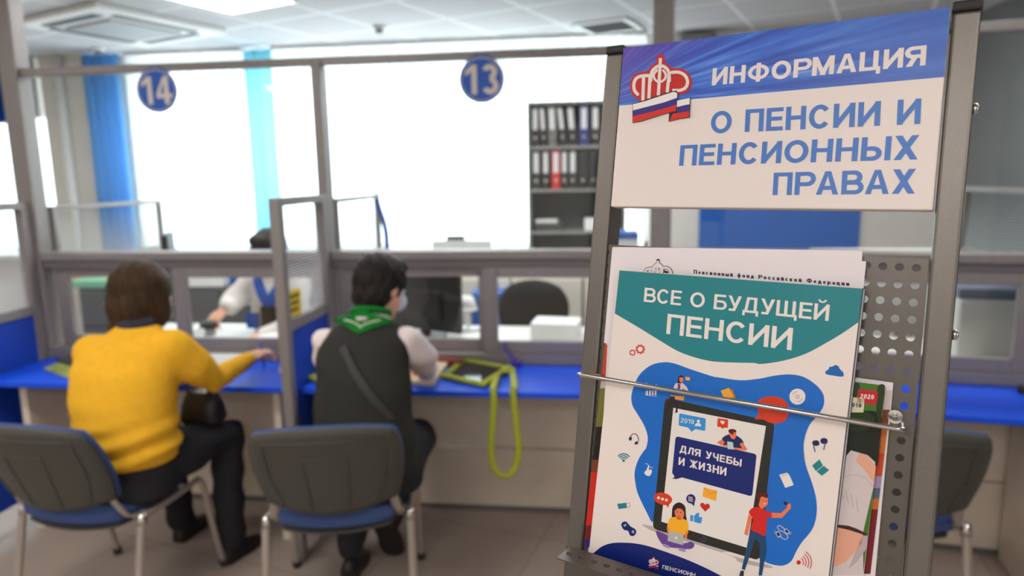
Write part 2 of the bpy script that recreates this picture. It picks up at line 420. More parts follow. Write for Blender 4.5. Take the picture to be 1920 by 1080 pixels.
def vblind(x0, x1, y, name, label, m, cat, group=None, z0=ZS + .03, z1=CEIL - .03, sw=.089, amp=.035):
    """hanging strips seen as one zig-zag sheet under a head rail"""
    t = thing(name, label, cat, ((x0 + x1) / 2, y, z0), 0, group)
    n = max(2, int((x1 - x0) / sw)); a = MB()
    for k in range(n):
        xa = x0 + (x1 - x0) * k / n; xb = x0 + (x1 - x0) * (k + 1) / n + .006
        a.frame8([(xa, y - amp / 2, z0), (xa, y - amp / 2, z1), (xa, y - amp / 2 + .001, z0), (xa, y - amp / 2 + .001, z1), (xb, y + amp / 2, z0), (xb, y + amp / 2, z1), (xb, y + amp / 2 + .001, z0), (xb, y + amp / 2 + .001, z1)])
    a.build('fabric_strips', m, t)
    MB().span((x0, y - .03, z1), (x1, y + .03, CEIL - .002)).build('head_rail', WHITEP, t)
    return t
vblind(-3.98, -2.93, YB - .12, 'vertical_blind', 'bright white vertical blind behind the round sign numbered 14', BLIND, 'blind', 'white blinds across the wide window')
vblind(-2.66, .42, YB - .12, 'vertical_blind', 'wide bright white vertical blind behind the round sign numbered 13', BLIND, 'blind', 'white blinds across the wide window')
vblind(-6.15, -4.84, YB - .10, 'vertical_blind', 'bright white vertical blind on the far left window beside the grey column', BLIND, 'blind', z1=2.2)
def drape(x0, x1, y, label, m, waves, z0, z1, name='curtain'):
    n = waves * 8; a = MB(); pts = [(x0 + (x1 - x0) * k / n, y + .03 * sin(2 * pi * k / 8)) for k in range(n + 1)]
    rs = [[V((px, py, z)) for px, py in pts] for z in (z0, (z0 + z1) / 2, z1)]
    a.rings(rs, closed=False, caps=False)
    o = a.build(name, m, solid=.003)
    return tag(o, label, 'curtain')
drape(-2.92, -2.67, YB - .11, 'narrow pale aqua curtain strip between two bright white blinds', AQUA, 2, ZS + .02, CEIL - .02)
drape(-4.33, -3.99, YB - .20, 'bright blue pleated curtain hanging beside the grey column', BLUEC, 4, .95, CEIL - .02)
o = tag(MB().span((-6.2, YB - .17, 2.17), (-4.86, YB - .15, CEIL - .01)).build('roller_blind', BLUEV), 'dark blue roller blind lowered over the top of the far left window', 'blind')
MB().cyl((-6.2, YB - .16, 2.165), (-4.86, YB - .16, 2.165), .012).build('bottom_bar', ALU, o)
tag(MB().span((.878, YB - .034, .72), (2.138, YB - .004, 1.62)).build('notice_board', mat('blue_board_felt', S(40, 104, 196), .75, noise=(20, .05)), bevel=.006), 'large plain blue board on the cream wall behind the information stand', 'board')
tag(MB().span((.68, YB - .10, 2.46), (.96, YB, 2.70)).build('wall_speaker', mat('grey_box_plastic', S(140, 140, 138), .6), bevel=.01), 'small grey box mounted high on the wall under the ceiling', 'speaker')

# ------------------------------------------------------------------ things in the ceiling
ANG = rad(-22)
def lamp(x, y, label, group='square ceiling lamps'):
    t = thing('ceiling_lamp', label, 'ceiling light', (x, y, CEIL), ANG, group)
    R = M.Rotation(ANG, 3, 'Z'); c = V((x, y, CEIL)); a = MB()
    for dx, dy, sx, sy in ((0, .29, .6, .02), (0, -.29, .6, .02), (.29, 0, .02, .56), (-.29, 0, .02, .56)):
        a.box(c + R @ V((dx, dy, -.008)), (sx, sy, .016), R)
    a.build('frame', WHITEP, t)
    MB().box(c + R @ V((0, 0, -.005)), (.56, .56, .008), R).build('diffuser', DIFF, t)
lamp(-2.20, 4.12, 'lit square ceiling lamp above the clerk desks near the bright window')
lamp(.15, 4.15, 'square ceiling lamp above the clerk desk at window 13')
for x, y in ((-3.6, 3.6), (-.95, 3.55), (1.9, 3.9)):  # unseen lamps added to brighten the clerks' side
    lamp(x, y, 'added unseen ceiling lamp brightening the desks behind the glass partition')
for x, y in ((-3.6, 1.3), (-1.6, 1.2), (1.7, 1.3), (-2.3, -.4), (-.9, -1.5), (1.0, -1.7), (-3.6, -1.9), (-1.6, -2.2), (.5, -2.3)):
    lamp(x, y, 'square ceiling lamp over the customers side of the counters')
def air_unit():
    t = thing('air_conditioner', 'large square white air conditioner cassette set in the ceiling', 'air conditioner', (-3.27, 4.69, CEIL), ANG)
    R = M.Rotation(ANG, 3, 'Z'); c = V((-3.27, 4.69, CEIL)); a = MB()
    a.box(c + R @ V((0, 0, -.02)), (.95, .95, .04), R); a.build('frame', WHITEP, t, bevel=.01)
    MB().box(c + R @ V((0, 0, -.045)), (.52, .52, .02), R).build('grille', mat('grey_intake_grille', S(168, 170, 172), .6), t, bevel=.008)
    for dx, dy, sx, sy in ((0, .36, .6, .07), (0, -.36, .6, .07), (.36, 0, .07, .6), (-.36, 0, .07, .6)):
        MB().box(c + R @ V((dx, dy, -.042)), (sx, sy, .006), R).build('air_slot', mat('dark_slot', S(84, 88, 92), .6), t)
air_unit()
def vent(x, y):
    t = thing('ceiling_vent', 'small square slatted vent in the ceiling near the binder shelf', 'vent', (x, y, CEIL), ANG)
    R = M.Rotation(ANG, 3, 'Z'); c = V((x, y, CEIL)); a = MB()
    for dx, dy, sx, sy in ((0, .19, .42, .04), (0, -.19, .42, .04), (.19, 0, .04, .34), (-.19, 0, .04, .34)):
        a.box(c + R @ V((dx, dy, -.01)), (sx, sy, .02), R)
    a.build('frame', WHITEP, t, bevel=.004)
    MB().box(c + R @ V((0, 0, -.003)), (.34, .34, .004), R).build('backing', mat('dark_duct', S(70, 74, 76), .8), t)
    a = MB(); RR = R @ M.Rotation(rad(35), 3, 'X')
    for k in range(7): a.box(c + R @ V((0, -.14 + k * .047, -.012)), (.34, .03, .003), RR)
    a.build('slats', mat('grey_slats', S(176, 178, 180), .6), t)
vent(.12, 5.40)
for x, y, lb in ((-1.55, 5.1, 'small grey round sensor on the ceiling between lamp and vent'), (-4.05, 5.45, 'small dark round sensor on the ceiling over the blue curtain')):
    t = thing('smoke_detector', lb, 'smoke detector', (x, y, CEIL))
    MB().cyl((x, y, CEIL), (x, y, CEIL - .025), .05, r2=.045).build('base', WHITEP, t)
    MB().cyl((x, y, CEIL - .025), (x, y, CEIL - .05), .032, r2=.025).build('sensor_head', mat('grey_sensor', S(120, 122, 124), .5), t)

# ------------------------------------------------------------------ glazed partition in three bays
PY = 3.12
def T(ox, oy, a): return M.Translation((ox, oy, 0)) @ M.Rotation(a, 4, 'Z')
def xf(mb, m):
    mb.v = [m @ v for v in mb.v]; return mb
def bay(label, m, L, left, right=None):
    """m places the bay: x along it, y towards the clerks; left/right = (width, height) of its posts"""
    t = thing('glass_partition', label, 'partition', m @ V((L / 2, 0, 0)), 0, 'glazed counter partition bays')
    b = lambda a, c: xf(MB().span(a, c), m)
    lw = left[0] / 2; rw = (right[0] if right else 0) / 2
    b((-lw, -.045, 0), (lw, .045, left[1])).build('post', ALU, t, bevel=.006)
    b((-lw, -.025, 2.129), (lw, .025, 2.168)).build('beam_joint', ALU, t, bevel=.003)
    if right: b((L - rw, -.045, 0), (L + rw, .045, right[1])).build('post', ALU, t, bevel=.006)
    x0, x1 = lw, L - (rw if right else .022)
    b((x0, -.025, 2.13), (x1, .025, 2.168)).build('beam', ALU, t, bevel=.005)
    a = b((x0, -.05, 1.245), (x1, .05, 1.285)); a.v += []; 
    a.build('transom', ALU, t, bevel=.005)
    b((x0, -.035, 1.205), (x1, .04, 1.245)).build('sash_track', ALUD, t, bevel=.003)
    b((x0, -.045, .75), (x1, .045, .80)).build('sill_rail', ALU, t, bevel=.004)
    b((x0, -.004, 1.285), (x1, .004, 2.13)).build('upper_pane', GLASS, t)
    lp = b((x0, -.012, .022), (x1, .012, .318)); o2 = b((x0, -.012, .326), (x1, .012, .75)); lp.add(o2.v, o2.f)
    lp.build('lower_panel', CREAM, t, bevel=.002)
    b((x0, -.016, 0), (x1, .016, .022)).build('kick_strip', ALUD, t)
    mid = L / 2 + .01
    for s0, s1, yo, wl, wr in ((x0 + .03, mid - .02, .018, .065, .05), (mid - .045, x1 - .0, -.018, .07, .06)):
        f = MB(); z0, z1 = .80, 1.207
        f.span((s0, yo - .014, z0), (s0 + wl, yo + .014, z1)).span((s1 - wr, yo - .014, z0), (s1, yo + .014, z1))
        f.span((s0 + wl, yo - .014, z0), (s1 - wr, yo + .014, z0 + .058)).span((s0 + wl, yo - .014, z1 - .05), (s1 - wr, yo + .014, z1))
        f = xf(f, m).build('sliding_sash', ALU, t, bevel=.004)
        b((s0 + wl - .01, yo - .003, z0 + .05), (s1 - wr + .01, yo + .003, z1 - .04)).build('pane', GLASS, f)
    return t
XA, XBp, XC = -2.765, -1.245, .305
bay('glazed partition bay of window 14 behind the woman in yellow', T(XA, PY, 0), XBp - XA, (.09, CEIL))
bay('glazed partition bay of window 13 behind the person in black vest', T(XBp, PY, 0), XC - XBp, (.045, 2.13))
A2 = rad(-8.8)
M2 = T(XC, PY, A2)
bay('glazed partition bay turned towards us behind the information stand', M2, 1.50, (.088, CEIL), (.088, CEIL))

# bent brackets and the numbered discs hung under the beam
DISC = mat('blue_sign_enamel', S(40, 96, 192), .45)
def number_sign(x, txt, label):
    t = thing('number_sign', label, 'sign', (x, PY - .032, 1.94), 0, 'round numbered window signs')
    zc = 2.043; y = PY - .034; n = 40
    MB().cyl((x, y + .006, zc), (x, y, zc), .102, 48).build('disc', DISC, t, bevel=.001)
    a = MB()
    for q in arc(0, 0, .092, .092, 0, 360, .004, 48): a.fan([(x + u, y - .0008, zc + v) for u, v in q])
    hgt = .126; Q, Wd = lettering(txt, .19, .13); s = .150 / Wd
    for qi, q in enumerate(Q): a.fan([(x - .075 + u * s, y - .0010 - 2e-6 * qi, zc - hgt / 2 + v * hgt) for u, v in q])
    a.build('numerals', mat('pale_sign_print', S(226, 216, 206), .5), t)
    MB().span((x - .035, y + .004, 2.125), (x + .035, PY - .024, 2.15)).build('clip', ALUD, t)
number_sign(-.485, '13', 'round blue sign numbered 13 hanging under the partition beam')
number_sign(-2.022, '14', 'round blue sign numbered 14 hanging under the partition beam')

# ------------------------------------------------------------------ screens between the places
def screen(label, x, y0, y1, ztop, foot, mid=None, film=None, sticker=False, low=None):
    t = thing('side_screen', label, 'screen', (x, (y0 + y1) / 2, foot), 0)
    w = .045 if mid else .03; yb = y1
    MB().span((x - w / 2, y0, foot), (x + w / 2, y0 + w, ztop)).build('post', ALU, t, bevel=.004)
    if not mid:
        MB().span((x - w / 2, y1 - w, foot), (x + w / 2, y1, ztop)).build('post', ALU, t, bevel=.004)
    else:
        MB().span((x - w / 2, y1 - .05, foot), (x + w / 2, y1, ztop)).build('post', ALU, t, bevel=.004)
    MB().span((x - w / 2, y0 + w, ztop - w * .8), (x + w / 2, y1 - w, ztop)).build('top_rail', ALU, t, bevel=.003)
    zl = mid if mid else (low or foot)
    MB().span((x - w / 2, y0 + w, zl - .02), (x + w / 2, y1 - w, zl + .025)).build('middle_rail' if mid else 'bottom_rail', ALU, t, bevel=.003)
    W = WM[t]
    pane = MB().span((x - .003, y0 + w, zl + .02), (x + .003, y1 - w, ztop - .02)).build('pane', film or FILM, t)
    if mid:
        MB().span((x - .012, y0 + w, .10), (x + .012, y1 - w, zl - .02)).build('blue_panel', BLUEP, t)
    if sticker:
        a = MB(); X = x + .0045; a.span((x - .0045, y0 + .06, 1.055), (X, y0 + .185, 1.165))
        s = a.build('yellow_sticker', [mat('yellow_sticker_paper', S(232, 198, 40), .5)], pane)
        b = MB()
        for k, (u0, u1) in enumerate(((.075, .170), (.085, .160), (.075, .150))):
            zz = 1.145 - k * .028
            b.fan([(X + .0006, y0 + u0, zz - .012), (X + .0006, y0 + u1, zz - .012), (X + .0006, y0 + u1, zz), (X + .0006, y0 + u0, zz)])
        b.build('print', BLACK, pane)
    return t
# film coordinates are measured from the foot of each screen: front screens stand on the floor
screen('tall glass and blue side screen between the two customers', XBp, 2.575, PY - .047, 1.552, 0, 1.025, sticker=True)
screen('glass and blue side screen at the far left of the woman in yellow', XA, 2.575, PY - .047, 1.535, 0, 1.0)
FILM2 = film_mat('glass_with_frosted_stripes_on_desk', .0, .26, .5)
DSF = film_mat('desk_screen_film', .42, .74, .5)
def desk_screen(label, x, y1, z=1.525, y0=PY + .055):
    screen(label, x, y0, y1, z, .752, None, DSF, low=1.20)
desk_screen('striped glass screen on the clerk desk behind the left post of window 14', -2.72, 4.07, 1.51)
desk_screen('striped glass screen on the clerk desk where the blue ribbon hangs', XBp + .015, 3.86, 1.53)
desk_screen('striped glass screen on the clerk desk behind the right bay', 1.86, 3.70, 1.53, 2.98)
tag(MB().tube(catmull([(-1.232, 3.845, 1.536), (-1.225, 3.825, 1.50), (-1.205, 3.83, 1.42), (-1.185, 3.835, 1.33), (-1.18, 3.83, 1.22), (-1.20, 3.838, 1.10), (-1.21, 3.838, 1.0)], n=5), .016, 8, side=(1, 0, 0), ry=.006).build('lanyard', mat('blue_ribbon', S(42, 78, 170), .6)), 'dark blue lanyard hung over the corner of the glass desk screen', 'lanyard')

# ------------------------------------------------------------------ counters
def counter(label, m, x0, x1):
    t = thing('service_counter', label, 'counter', m @ V(((x0 + x1) / 2, -.24, 0)), 0, 'blue topped service counters')
    b = lambda a, c: xf(MB().span(a, c), m)
    b((x0, -.462, .725), (x1, -.048, .75)).build('worktop', BLUET, t, bevel=.004)
    for x in (x0 + .13, x1 - .11):
        b((x - .018, -.37, 0), (x + .018, -.048, .725)).build('leg', CREAM, t, bevel=.003)
counter('blue topped counter in front of window 14 where the woman in yellow sits', T(XA, PY, 0), .026, XBp - XA - .026)
counter('blue topped counter in front of window 13 with the tablet', T(XBp, PY, 0), .026, XC - XBp - .0)
counter('blue topped counter seen to the right of the information stand', M2, .08, 1.54)

# ------------------------------------------------------------------ information stand
YS = rad(-33.5) + YAW; LEAN = rad(10)
SD = V((cos(YS), sin(YS), 0)); AWAY = V((-sin(YS), cos(YS), 0))
SU = V((0, 0, 1)) * cos(LEAN) + AWAY * sin(LEAN); SN = SD.cross(SU)
S0 = V((.024, .654, 1.530))
def SP(a, b, c=0.0): return S0 + SD * a + SU * b + SN * c
R_ST = M((SD, SU, SN)).transposed()
def AB(x, y, c):
    """point of the photograph carried onto the stand plane at height c above the rack: (a, b)"""
    d = FW + RT * ((x - 960) / FOC) + UP * ((540 - y) / FOC)
    t = ((SP(0, 0, c) - CAM).dot(SN)) / d.dot(SN); q = CAM + d * t - S0
    return q.dot(SD), q.dot(SU)
def sbox(mb, a0, a1, b0, b1, c0, c1, m=0):
    return mb.frame8([SP(a, b, c) for a in (a0, a1) for b in (b0, b1) for c in (c0, c1)], m)
STEEL = mat('hammered_grey_paint', S(112, 106, 100), .36, .65, .5, noise=(1300, .10), bump=(1500, .03))
PLATE = mat('perforated_steel', S(98, 92, 86), .36, .65, .5, noise=(900, .06))
BFLOOR = -S0.z / cos(LEAN)
base = SP(.121, BFLOOR, -.014)
stand = thing('information_stand', 'grey metal leaning information stand with titled header and brochure rack', 'display stand', (base.x, base.y, 0), YS)
for a0 in (-.0305, .2545):
    po = sbox(MB(), a0, a0 + .018, BFLOOR + .005, .2085, -.028, 0).build('post', STEEL, stand, bevel=.0025)
    sbox(MB(), a0 - .0008, a0 + .0188, .2085, .2165, -.029, .001).build('end_cap', BLACK, po, bevel=.002)
    q = MB()
    for c in (-.028,):
        p0 = SP(a0 + .002, BFLOOR + .02, -.014); p0.z = .012
        q.box(p0 + AWAY * .10 + V((0, 0, 0)), (.03, .46, .024), M.Rotation(YS, 3, 'Z'))
    q.build('foot', STEEL, stand, bevel=.004)
sbox(MB(), -.0125, .2545, .2, .206, -.022, -.012).build('cross_bar', STEEL, stand)
sbox(MB(), -.0125, .2545, -1.2, -1.18, -.022, -.008).build('cross_bar', STEEL, stand)
for b in (.1378, -.0319):
    q = MB(); q.cyl(SP(.2722, b, -.012), SP(.2752, b, -.012), .0042, 16).cyl(SP(.2752, b, -.012), SP(.2765, b, -.012), .0042, 16, r2=.002)
    q.build('screw', CHROME, stand)

# printing inks (colours of the printed paper itself)
INK = {}
def ink(key, r, g, b, k=.94): INK[key] = mat('ink_' + key, P(r, g, b, k), .38, spec=.35)
for k, c in dict(white=(226, 214, 208), band=(40, 84, 170), letter_blue=(70, 116, 190), red=(190, 34, 26), flag_blue=(50, 36, 124), flag_red=(206, 36, 22), flag_white=(232, 224, 220),
                 outline=(30, 28, 40), teal=(24, 122, 130), sky=(14, 100, 188), navy=(10, 30, 104), black=(38, 36, 32), screen=(222, 214, 208), orange=(236, 162, 44), orange_red=(206, 56, 22),
                 light_blue=(46, 138, 206), skin=(226, 116, 76), dark_hair=(44, 22, 26), yellow=(240, 170, 30), purple=(100, 66, 140), lilac=(160, 140, 178), laptop=(176, 172, 172), shirt_red=(200, 30, 24), jeans=(20, 66, 104),
                 grey=(176, 168, 160), deep_hair=(84, 14, 18), tee=(22, 30, 84), tablet=(172, 200, 204), slate=(84, 96, 116), rust=(192, 66, 30), cloud=(16, 92, 172), book_back=(176, 116, 40), pale_pink=(216, 196, 190),
                 leaf=(62, 110, 20), leaf_dark=(24, 52, 14), tag_red=(184, 24, 34), tag_cream=(214, 206, 170), hoodie=(204, 190, 188), hoodie_fold=(178, 162, 164), arm=(220, 160, 134), sleeve_edge=(60, 22, 26), maroon=(120, 20, 30), brown=(120, 58, 22), olive=(112, 110, 40), amber=(196, 110, 40), near_black=(30, 22, 18), forest=(12, 20, 8)).items():
    ink(k, *c)
class Art:
    """flat print built up in thin layers of ink on a plane of the stand"""
    def __init__(s, c): s.c = c; s.mb = MB(); s.keys = []
    def mi(s, k):
        if k not in s.keys: s.keys.append(k)
        return s.keys.index(k)
    eps = 0.0
    def P(s, x, y, lay): a, b = AB(x, y, s.c); return SP(a, b, s.c + lay * 5e-5 + s.eps)
    def poly(s, pts, k, lay): s.mb.fan([s.P(x, y, lay) for x, y in pts], s.mi(k)); return s
    def curve(s, pts, k, lay, n=6): return s.poly(catmull(pts, True, n), k, lay)
    def circ(s, x, y, r, k, lay, ry=None, n=28): return s.poly([(x + r * cos(2 * pi * i / n), y + (ry or r) * sin(2 * pi * i / n)) for i in range(n)], k, lay)
    def stroke(s, pts, wd, k, lay, cap=True):
        i = 0
        for a, b in zip(pts[:-1], pts[1:]):
            s.eps = (i % 44) * 1e-6; i += 1; s.poly(seg(a, b, wd), k, lay)
        for p in (pts if cap else pts[1:-1]):
            s.eps = (i % 44) * 1e-6; i += 1; s.circ(p[0], p[1], wd / 2, k, lay, n=12)
        s.eps = 0.0
        return s
    def text(s, st, BL, BR, TL, k, lay, t=.185, gap=.10):
        o = V(AB(*BL, s.c)); e = V(AB(*BR, s.c)) - o; h = V(AB(*TL, s.c)) - o; Q, W = lettering(st, t, gap)
        for i, q in enumerate(Q):
            s.mb.fan([SP(*(o + e * (x / W) + h * y), s.c + lay * 5e-5 + (i % 44) * 1e-6) for x, y in q], s.mi(k))
        return s
    def build(s, name, parent=None, **kw): return s.mb.build(name, [INK[k] if k in INK else MATS[k] for k in s.keys], parent, **kw)
def crop(x0, y0, sc): return lambda *pp: [(x0 + x / sc, y0 + y / sc) for x, y in pp]
K1 = crop(1120, 0, 4.5); K2 = crop(1480, 0, 4.155); K3 = crop(1100, 380, 3.6); K4 = crop(1400, 420, 3.6)
K5 = crop(1080, 640, 4.91); K6 = crop(1340, 640, 4.155); K7 = crop(1040, 840, 4.5); K8 = crop(1340, 840, 4.5)

# ---- header
def band_mat():
    m, nt, out, N, L = node_mat('header_band_print')
    uv = N('UVMap'); uv.uv_map = 'art'; sp = N('SeparateXYZ'); L(uv.outputs[0], sp.inputs[0])
    def mth(op, a, b=None, c=None):
        n = N('Math'); n.operation = op
        for i, q in enumerate((a, b, c)):
            if q is None: continue
            if isinstance(q, (int, float)): n.inputs[i].default_value = q
            else: L(q, n.inputs[i])
        return n.outputs[0]
    u, v = sp.outputs[0], sp.outputs[1]        # 0..1 along and up the band
    du = mth('ADD', u, .16); dv = mth('SUBTRACT', v, -.10)
    th = mth('ARCTAN2', mth('MULTIPLY', dv, .26), du)
    cmb = N('CombineXYZ'); L(mth('MULTIPLY', th, 7.5), cmb.inputs[0]); L(mth('MULTIPLY', u, .9), cmb.inputs[1])
    n = N('TexNoise'); n.inputs['Scale'].default_value = 2.6; n.inputs['Detail'].default_value = 3; L(cmb.outputs[0], n.inputs['Vector'])
    r = N('ValToRGB'); cr = r.color_ramp
    cr.elements[0].position = .30; cr.elements[0].color = P(30, 50, 150); cr.elements[1].position = .72; cr.elements[1].color = P(140, 168, 226, .94)
    for p, c in ((.42, P(46, 82, 178, .94)), (.52, P(54, 104, 200, .94)), (.60, P(78, 124, 212, .94))): e = cr.elements.new(p); e.color = c
    L(n.outputs[0], r.inputs[0])
    # purple towards the left and along the top edge
    pu = mth('ADD', mth('MULTIPLY', mth('SUBTRACT', .30, u), 2.6), mth('MULTIPLY', mth('SUBTRACT', v, .62), .9))
    pn = N('TexNoise'); pn.inputs['Scale'].default_value = 5; L(cmb.outputs[0], pn.inputs['Vector'])
    pu = mth('MULTIPLY', mth('MAXIMUM', mth('MINIMUM', mth('ADD', pu, mth('SUBTRACT', pn.outputs[0], .5)), 1), 0), .8)
    mx = N('Mix'); mx.data_type = 'RGBA'; L(pu, mx.inputs[0]); L(r.outputs[0], mx.inputs[6]); mx.inputs[7].default_value = P(92, 54, 160, .94)
    # plainer blue to the right
    rt = mth('MULTIPLY', mth('MAXIMUM', mth('MINIMUM', mth('MULTIPLY', mth('SUBTRACT', u, .5), 2.2), 1), 0), .75)
    m2 = N('Mix'); m2.data_type = 'RGBA'; L(rt, m2.inputs[0]); L(mx.outputs[2], m2.inputs[6]); m2.inputs[7].default_value = P(32, 88, 176, .94)
    b = N('BsdfPrincipled'); b.inputs['Roughness'].default_value = .35; L(m2.outputs[2], b.inputs['Base Color']); L(b.outputs[0], out.inputs[0])
    return m
BAND = band_mat()
sg = Art(.0032); sg.mi('white')
sbox(sg.mb, -.0108, .2532, .0597, .2115, -.010, .0032)
sgb = sg.build('header_board', stand, bevel=.0012)
# band print (its own mesh: it carries the streak pattern)
bb = MB(); c0 = .0033
aL, bL = AB(1163.3, 197.8, c0); aR, bR = AB(1770, 144.4, c0); n = 24
bnd = [(-.0106, bL)] + [(-.0106 + .2636 * k / n, bL + (bR - bL) * k / n) for k in range(1, n + 1)]
def BNDUV(p):
    q = p - S0; return ((q.dot(SD) + .0106) / .2636, (q.dot(SU) - .16) / .051)
bb.fan([SP(a, b, c0) for a, b in [(-.0106, bL), (.2530, bR), (.2530, .2113), (-.0106, .2113)]]); bb.uv = BNDUV
bb.build('blue_band', BAND, sgb)
hd = Art(.0034); hd.text('ИНФОРМАЦИЯ', K1((965, 722))[0], K2((1060, 508))[0], K1((975, 577))[0], 'white', 1, .20, .105); hd.build('lettering', sgb)
hd = Art(.0034); hd.text('О ПЕНСИИ И', (1332, 250.5), (1725.5, 232.3), (1334, 209.5), 'letter_blue', 1, .19, .10); hd.build('lettering', sgb)
hd = Art(.0034); hd.text('ПЕНСИОННЫХ', (1273, 311), (1720.5, 299), (1276, 272.5), 'letter_blue', 1, .19, .10); hd.build('lettering', sgb)
hd = Art(.0034); hd.text('ПРАВАХ', (1448.5, 366), (1715, 363), (1451, 324), 'letter_blue', 1, .19, .10); hd.build('lettering', sgb)
EMB = [  # strokes of the crown shaped monogram, in 4.5x pixels of the header
    catmull([(345, 800), (314, 760), (312, 700), (340, 655), (400, 640), (470, 640)]),
    [(392, 645), (386, 850)], [(446, 650), (436, 832)],
    catmull([(452, 690), (462, 610), (500, 568), (535, 558), (572, 568), (604, 610), (610, 690)]),
    [(535, 492), (517, 806)], [(606, 640), (592, 782)],
    catmull([(508, 592), (480, 630), (486, 668), (517, 694)]), catmull([(556, 592), (580, 630), (572, 668), (540, 694)]),
    catmull([(625, 614), (690, 612), (742, 640), (764, 690), (748, 740), (700, 764), (640, 764)])]
def emblem(art, f, sc, lay, ow=70, iw=27, c_out='red', c_in='white', fill='red', flag=True):
    for n_, s in enumerate(EMB[:2] + EMB[3:6] + EMB[8:]): art.stroke([f(*p) for p in s], ow * sc, c_out, lay + n_ * 1.0)
    lay += 6
    if fill: art.poly([f(*p) for p in [(330, 700), (380, 650), (460, 640), (535, 570), (600, 640), (690, 620), (755, 690), (690, 765), (590, 780), (430, 830), (345, 800)]], fill, lay)
    for n_, s in enumerate(EMB): art.stroke([f(*p) for p in s], (iw if n_ not in (6, 7) else iw * .7) * sc, c_in, lay + 2 + n_ * 1.0, cap=False)
    lay += 9
    if flag:
        Fp = lambda pts, k, l: art.poly([f(*p) for p in pts], k, l)
        Fp([(610, 945), (672, 850), (745, 832), (790, 822), (782, 995), (700, 1005), (604, 1030)], 'outline', lay + 3)
        Fp([(676, 852), (745, 836), (784, 828), (781, 882), (745, 888), (674, 905)], 'flag_white', lay + 4)
        Fp([(674, 905), (781, 882), (779, 938), (672, 958)], 'flag_blue', lay + 4); Fp([(672, 958), (779, 938), (776, 990), (700, 1000), (610, 1025), (640, 960)], 'flag_red', lay + 4)
        Fp([(300, 876), (400, 848), (560, 795), (640, 770), (672, 768), (684, 788), (668, 942), (560, 968), (380, 1025), (300, 1040)], 'outline', lay + 5)
        Fp([(304, 882), (400, 858), (560, 805), (650, 776), (679, 790), (675, 828), (560, 868), (304, 934)], 'flag_white', lay + 6)
        Fp([(304, 934), (560, 868), (675, 828), (670, 884), (560, 920), (303, 984)], 'flag_blue', lay + 6); Fp([(303, 984), (560, 920), (670, 884), (666, 938), (560, 964), (380, 1020), (302, 1036)], 'flag_red', lay + 6)
em = Art(.0034); emblem(em, lambda x, y: (1120 + x / 4.5, y / 4.5), 1 / 4.5, 1); em.build('emblem', sgb)

# ---- perforated rack
def holes(mb, a_s, b_s, pa, pb, rad_, P3, n=16):
    for a in a_s:
        for b in b_s:
            cs = [(a + sx * pa / 2, b + sy * pb / 2) for sx, sy in ((1, 1), (-1, 1), (-1, -1), (1, -1))]
            pts = cs + [(a + rad_ * cos(2 * pi * k / n), b + rad_ * sin(2 * pi * k / n)) for k in range(n)]
            fs = []; q = n // 4
            for k in range(4):   # each side of the cell with its quarter of the hole rim
                k2 = (k + 1) % 4; s0 = q // 2 + q * k
                fs.append([k, k2] + [4 + (s0 + j) % n for j in range(q, -1, -1)])
            mb.add([P3(u, v) for u, v in pts], fs)
pl = MB(); PA, PB = .0113, .0133
As = [.2457 - PA * i for i in range(24)]; Bs = [.0163 - PB * j for j in range(23)]
holes(pl, As, Bs, PA, PB, .0031, lambda a, b: SP(a, b, -.004))
aa0, aa1 = As[-1] - PA / 2, As[0] + PA / 2; bb0, bb1 = Bs[-1] - PB / 2, Bs[0] + PB / 2
PL = lambda a0, a1, b0, b1: pl.fan([SP(a0, b0, -.004), SP(a1, b0, -.004), SP(a1, b1, -.004), SP(a0, b1, -.004)])
PL(aa0, aa1, bb1, .0225); PL(aa0, aa1, -.302, bb0); PL(aa1, .2535, -.302, .0225); PL(-.0165, aa0, -.302, .0225)
rack = pl.build('perforated_plate', PLATE, stand, solid=.0013)
sbox(MB(), -.0165, .2535, .0222, .0236, -.014, -.0033).build('top_fold', PLATE, rack)
tr = MB()
sbox(tr, -.0155, .2535, -.302, -.3008, -.004, .030); sbox(tr, -.0155, .2535, -.302, -.262, .029, .0302)
tr.build('tray', PLATE, rack)
lp = MB(); P3 = lambda a, c: SP(a, -.262 - (c - .03) * .12, c)
A2s = [-.005 + .0125 * k for k in range(21)]; holes(lp, A2s, [.0425], .0125, .0125, .0030, P3)
for c0_, c1_ in ((.0300, .03625), (.04875, .0555)): lp.fan([P3(-.01125, c0_), P3(.25125, c0_), P3(.25125, c1_), P3(-.01125, c1_)])
lp.build('tray_lip', PLATE, rack, solid=.0012)
WIRE = mat('bright_steel_wire', S(190, 186, 182), .22, 1.0)
wg = MB().tube([SP(-.0065, -.1032, -.005), SP(-.0065, -.1032, .0), SP(-.0095, -.1022, .0085), SP(-.0155, -.1012, .0265), SP(-.0165, -.1008, .0295), SP(-.0135, -.1008, .0300), SP(.1, -.1018, .0300), SP(.2435, -.1028, .0300), SP(.2475, -.1030, .0285), SP(.2478, -.1032, .0255), SP(.2465, -.1034, .008), SP(.2450, -.1034, -.005)], .0021, 10)
wg = wg.build('wire_guard', WIRE, stand)
q = MB(); q.cyl(SP(.2405, -.0985, -.004), SP(.2405, -.0985, .003), .0036, 16).cyl(SP(.2405, -.0985, .003), SP(.2405, -.0985, .006), .0030, 16, r2=.0018); q.cyl(SP(.2405, -.0985, .0), SP(.2405, -.0985, .0012), .0052, 18)
q.build('bolt', CHROME, wg)

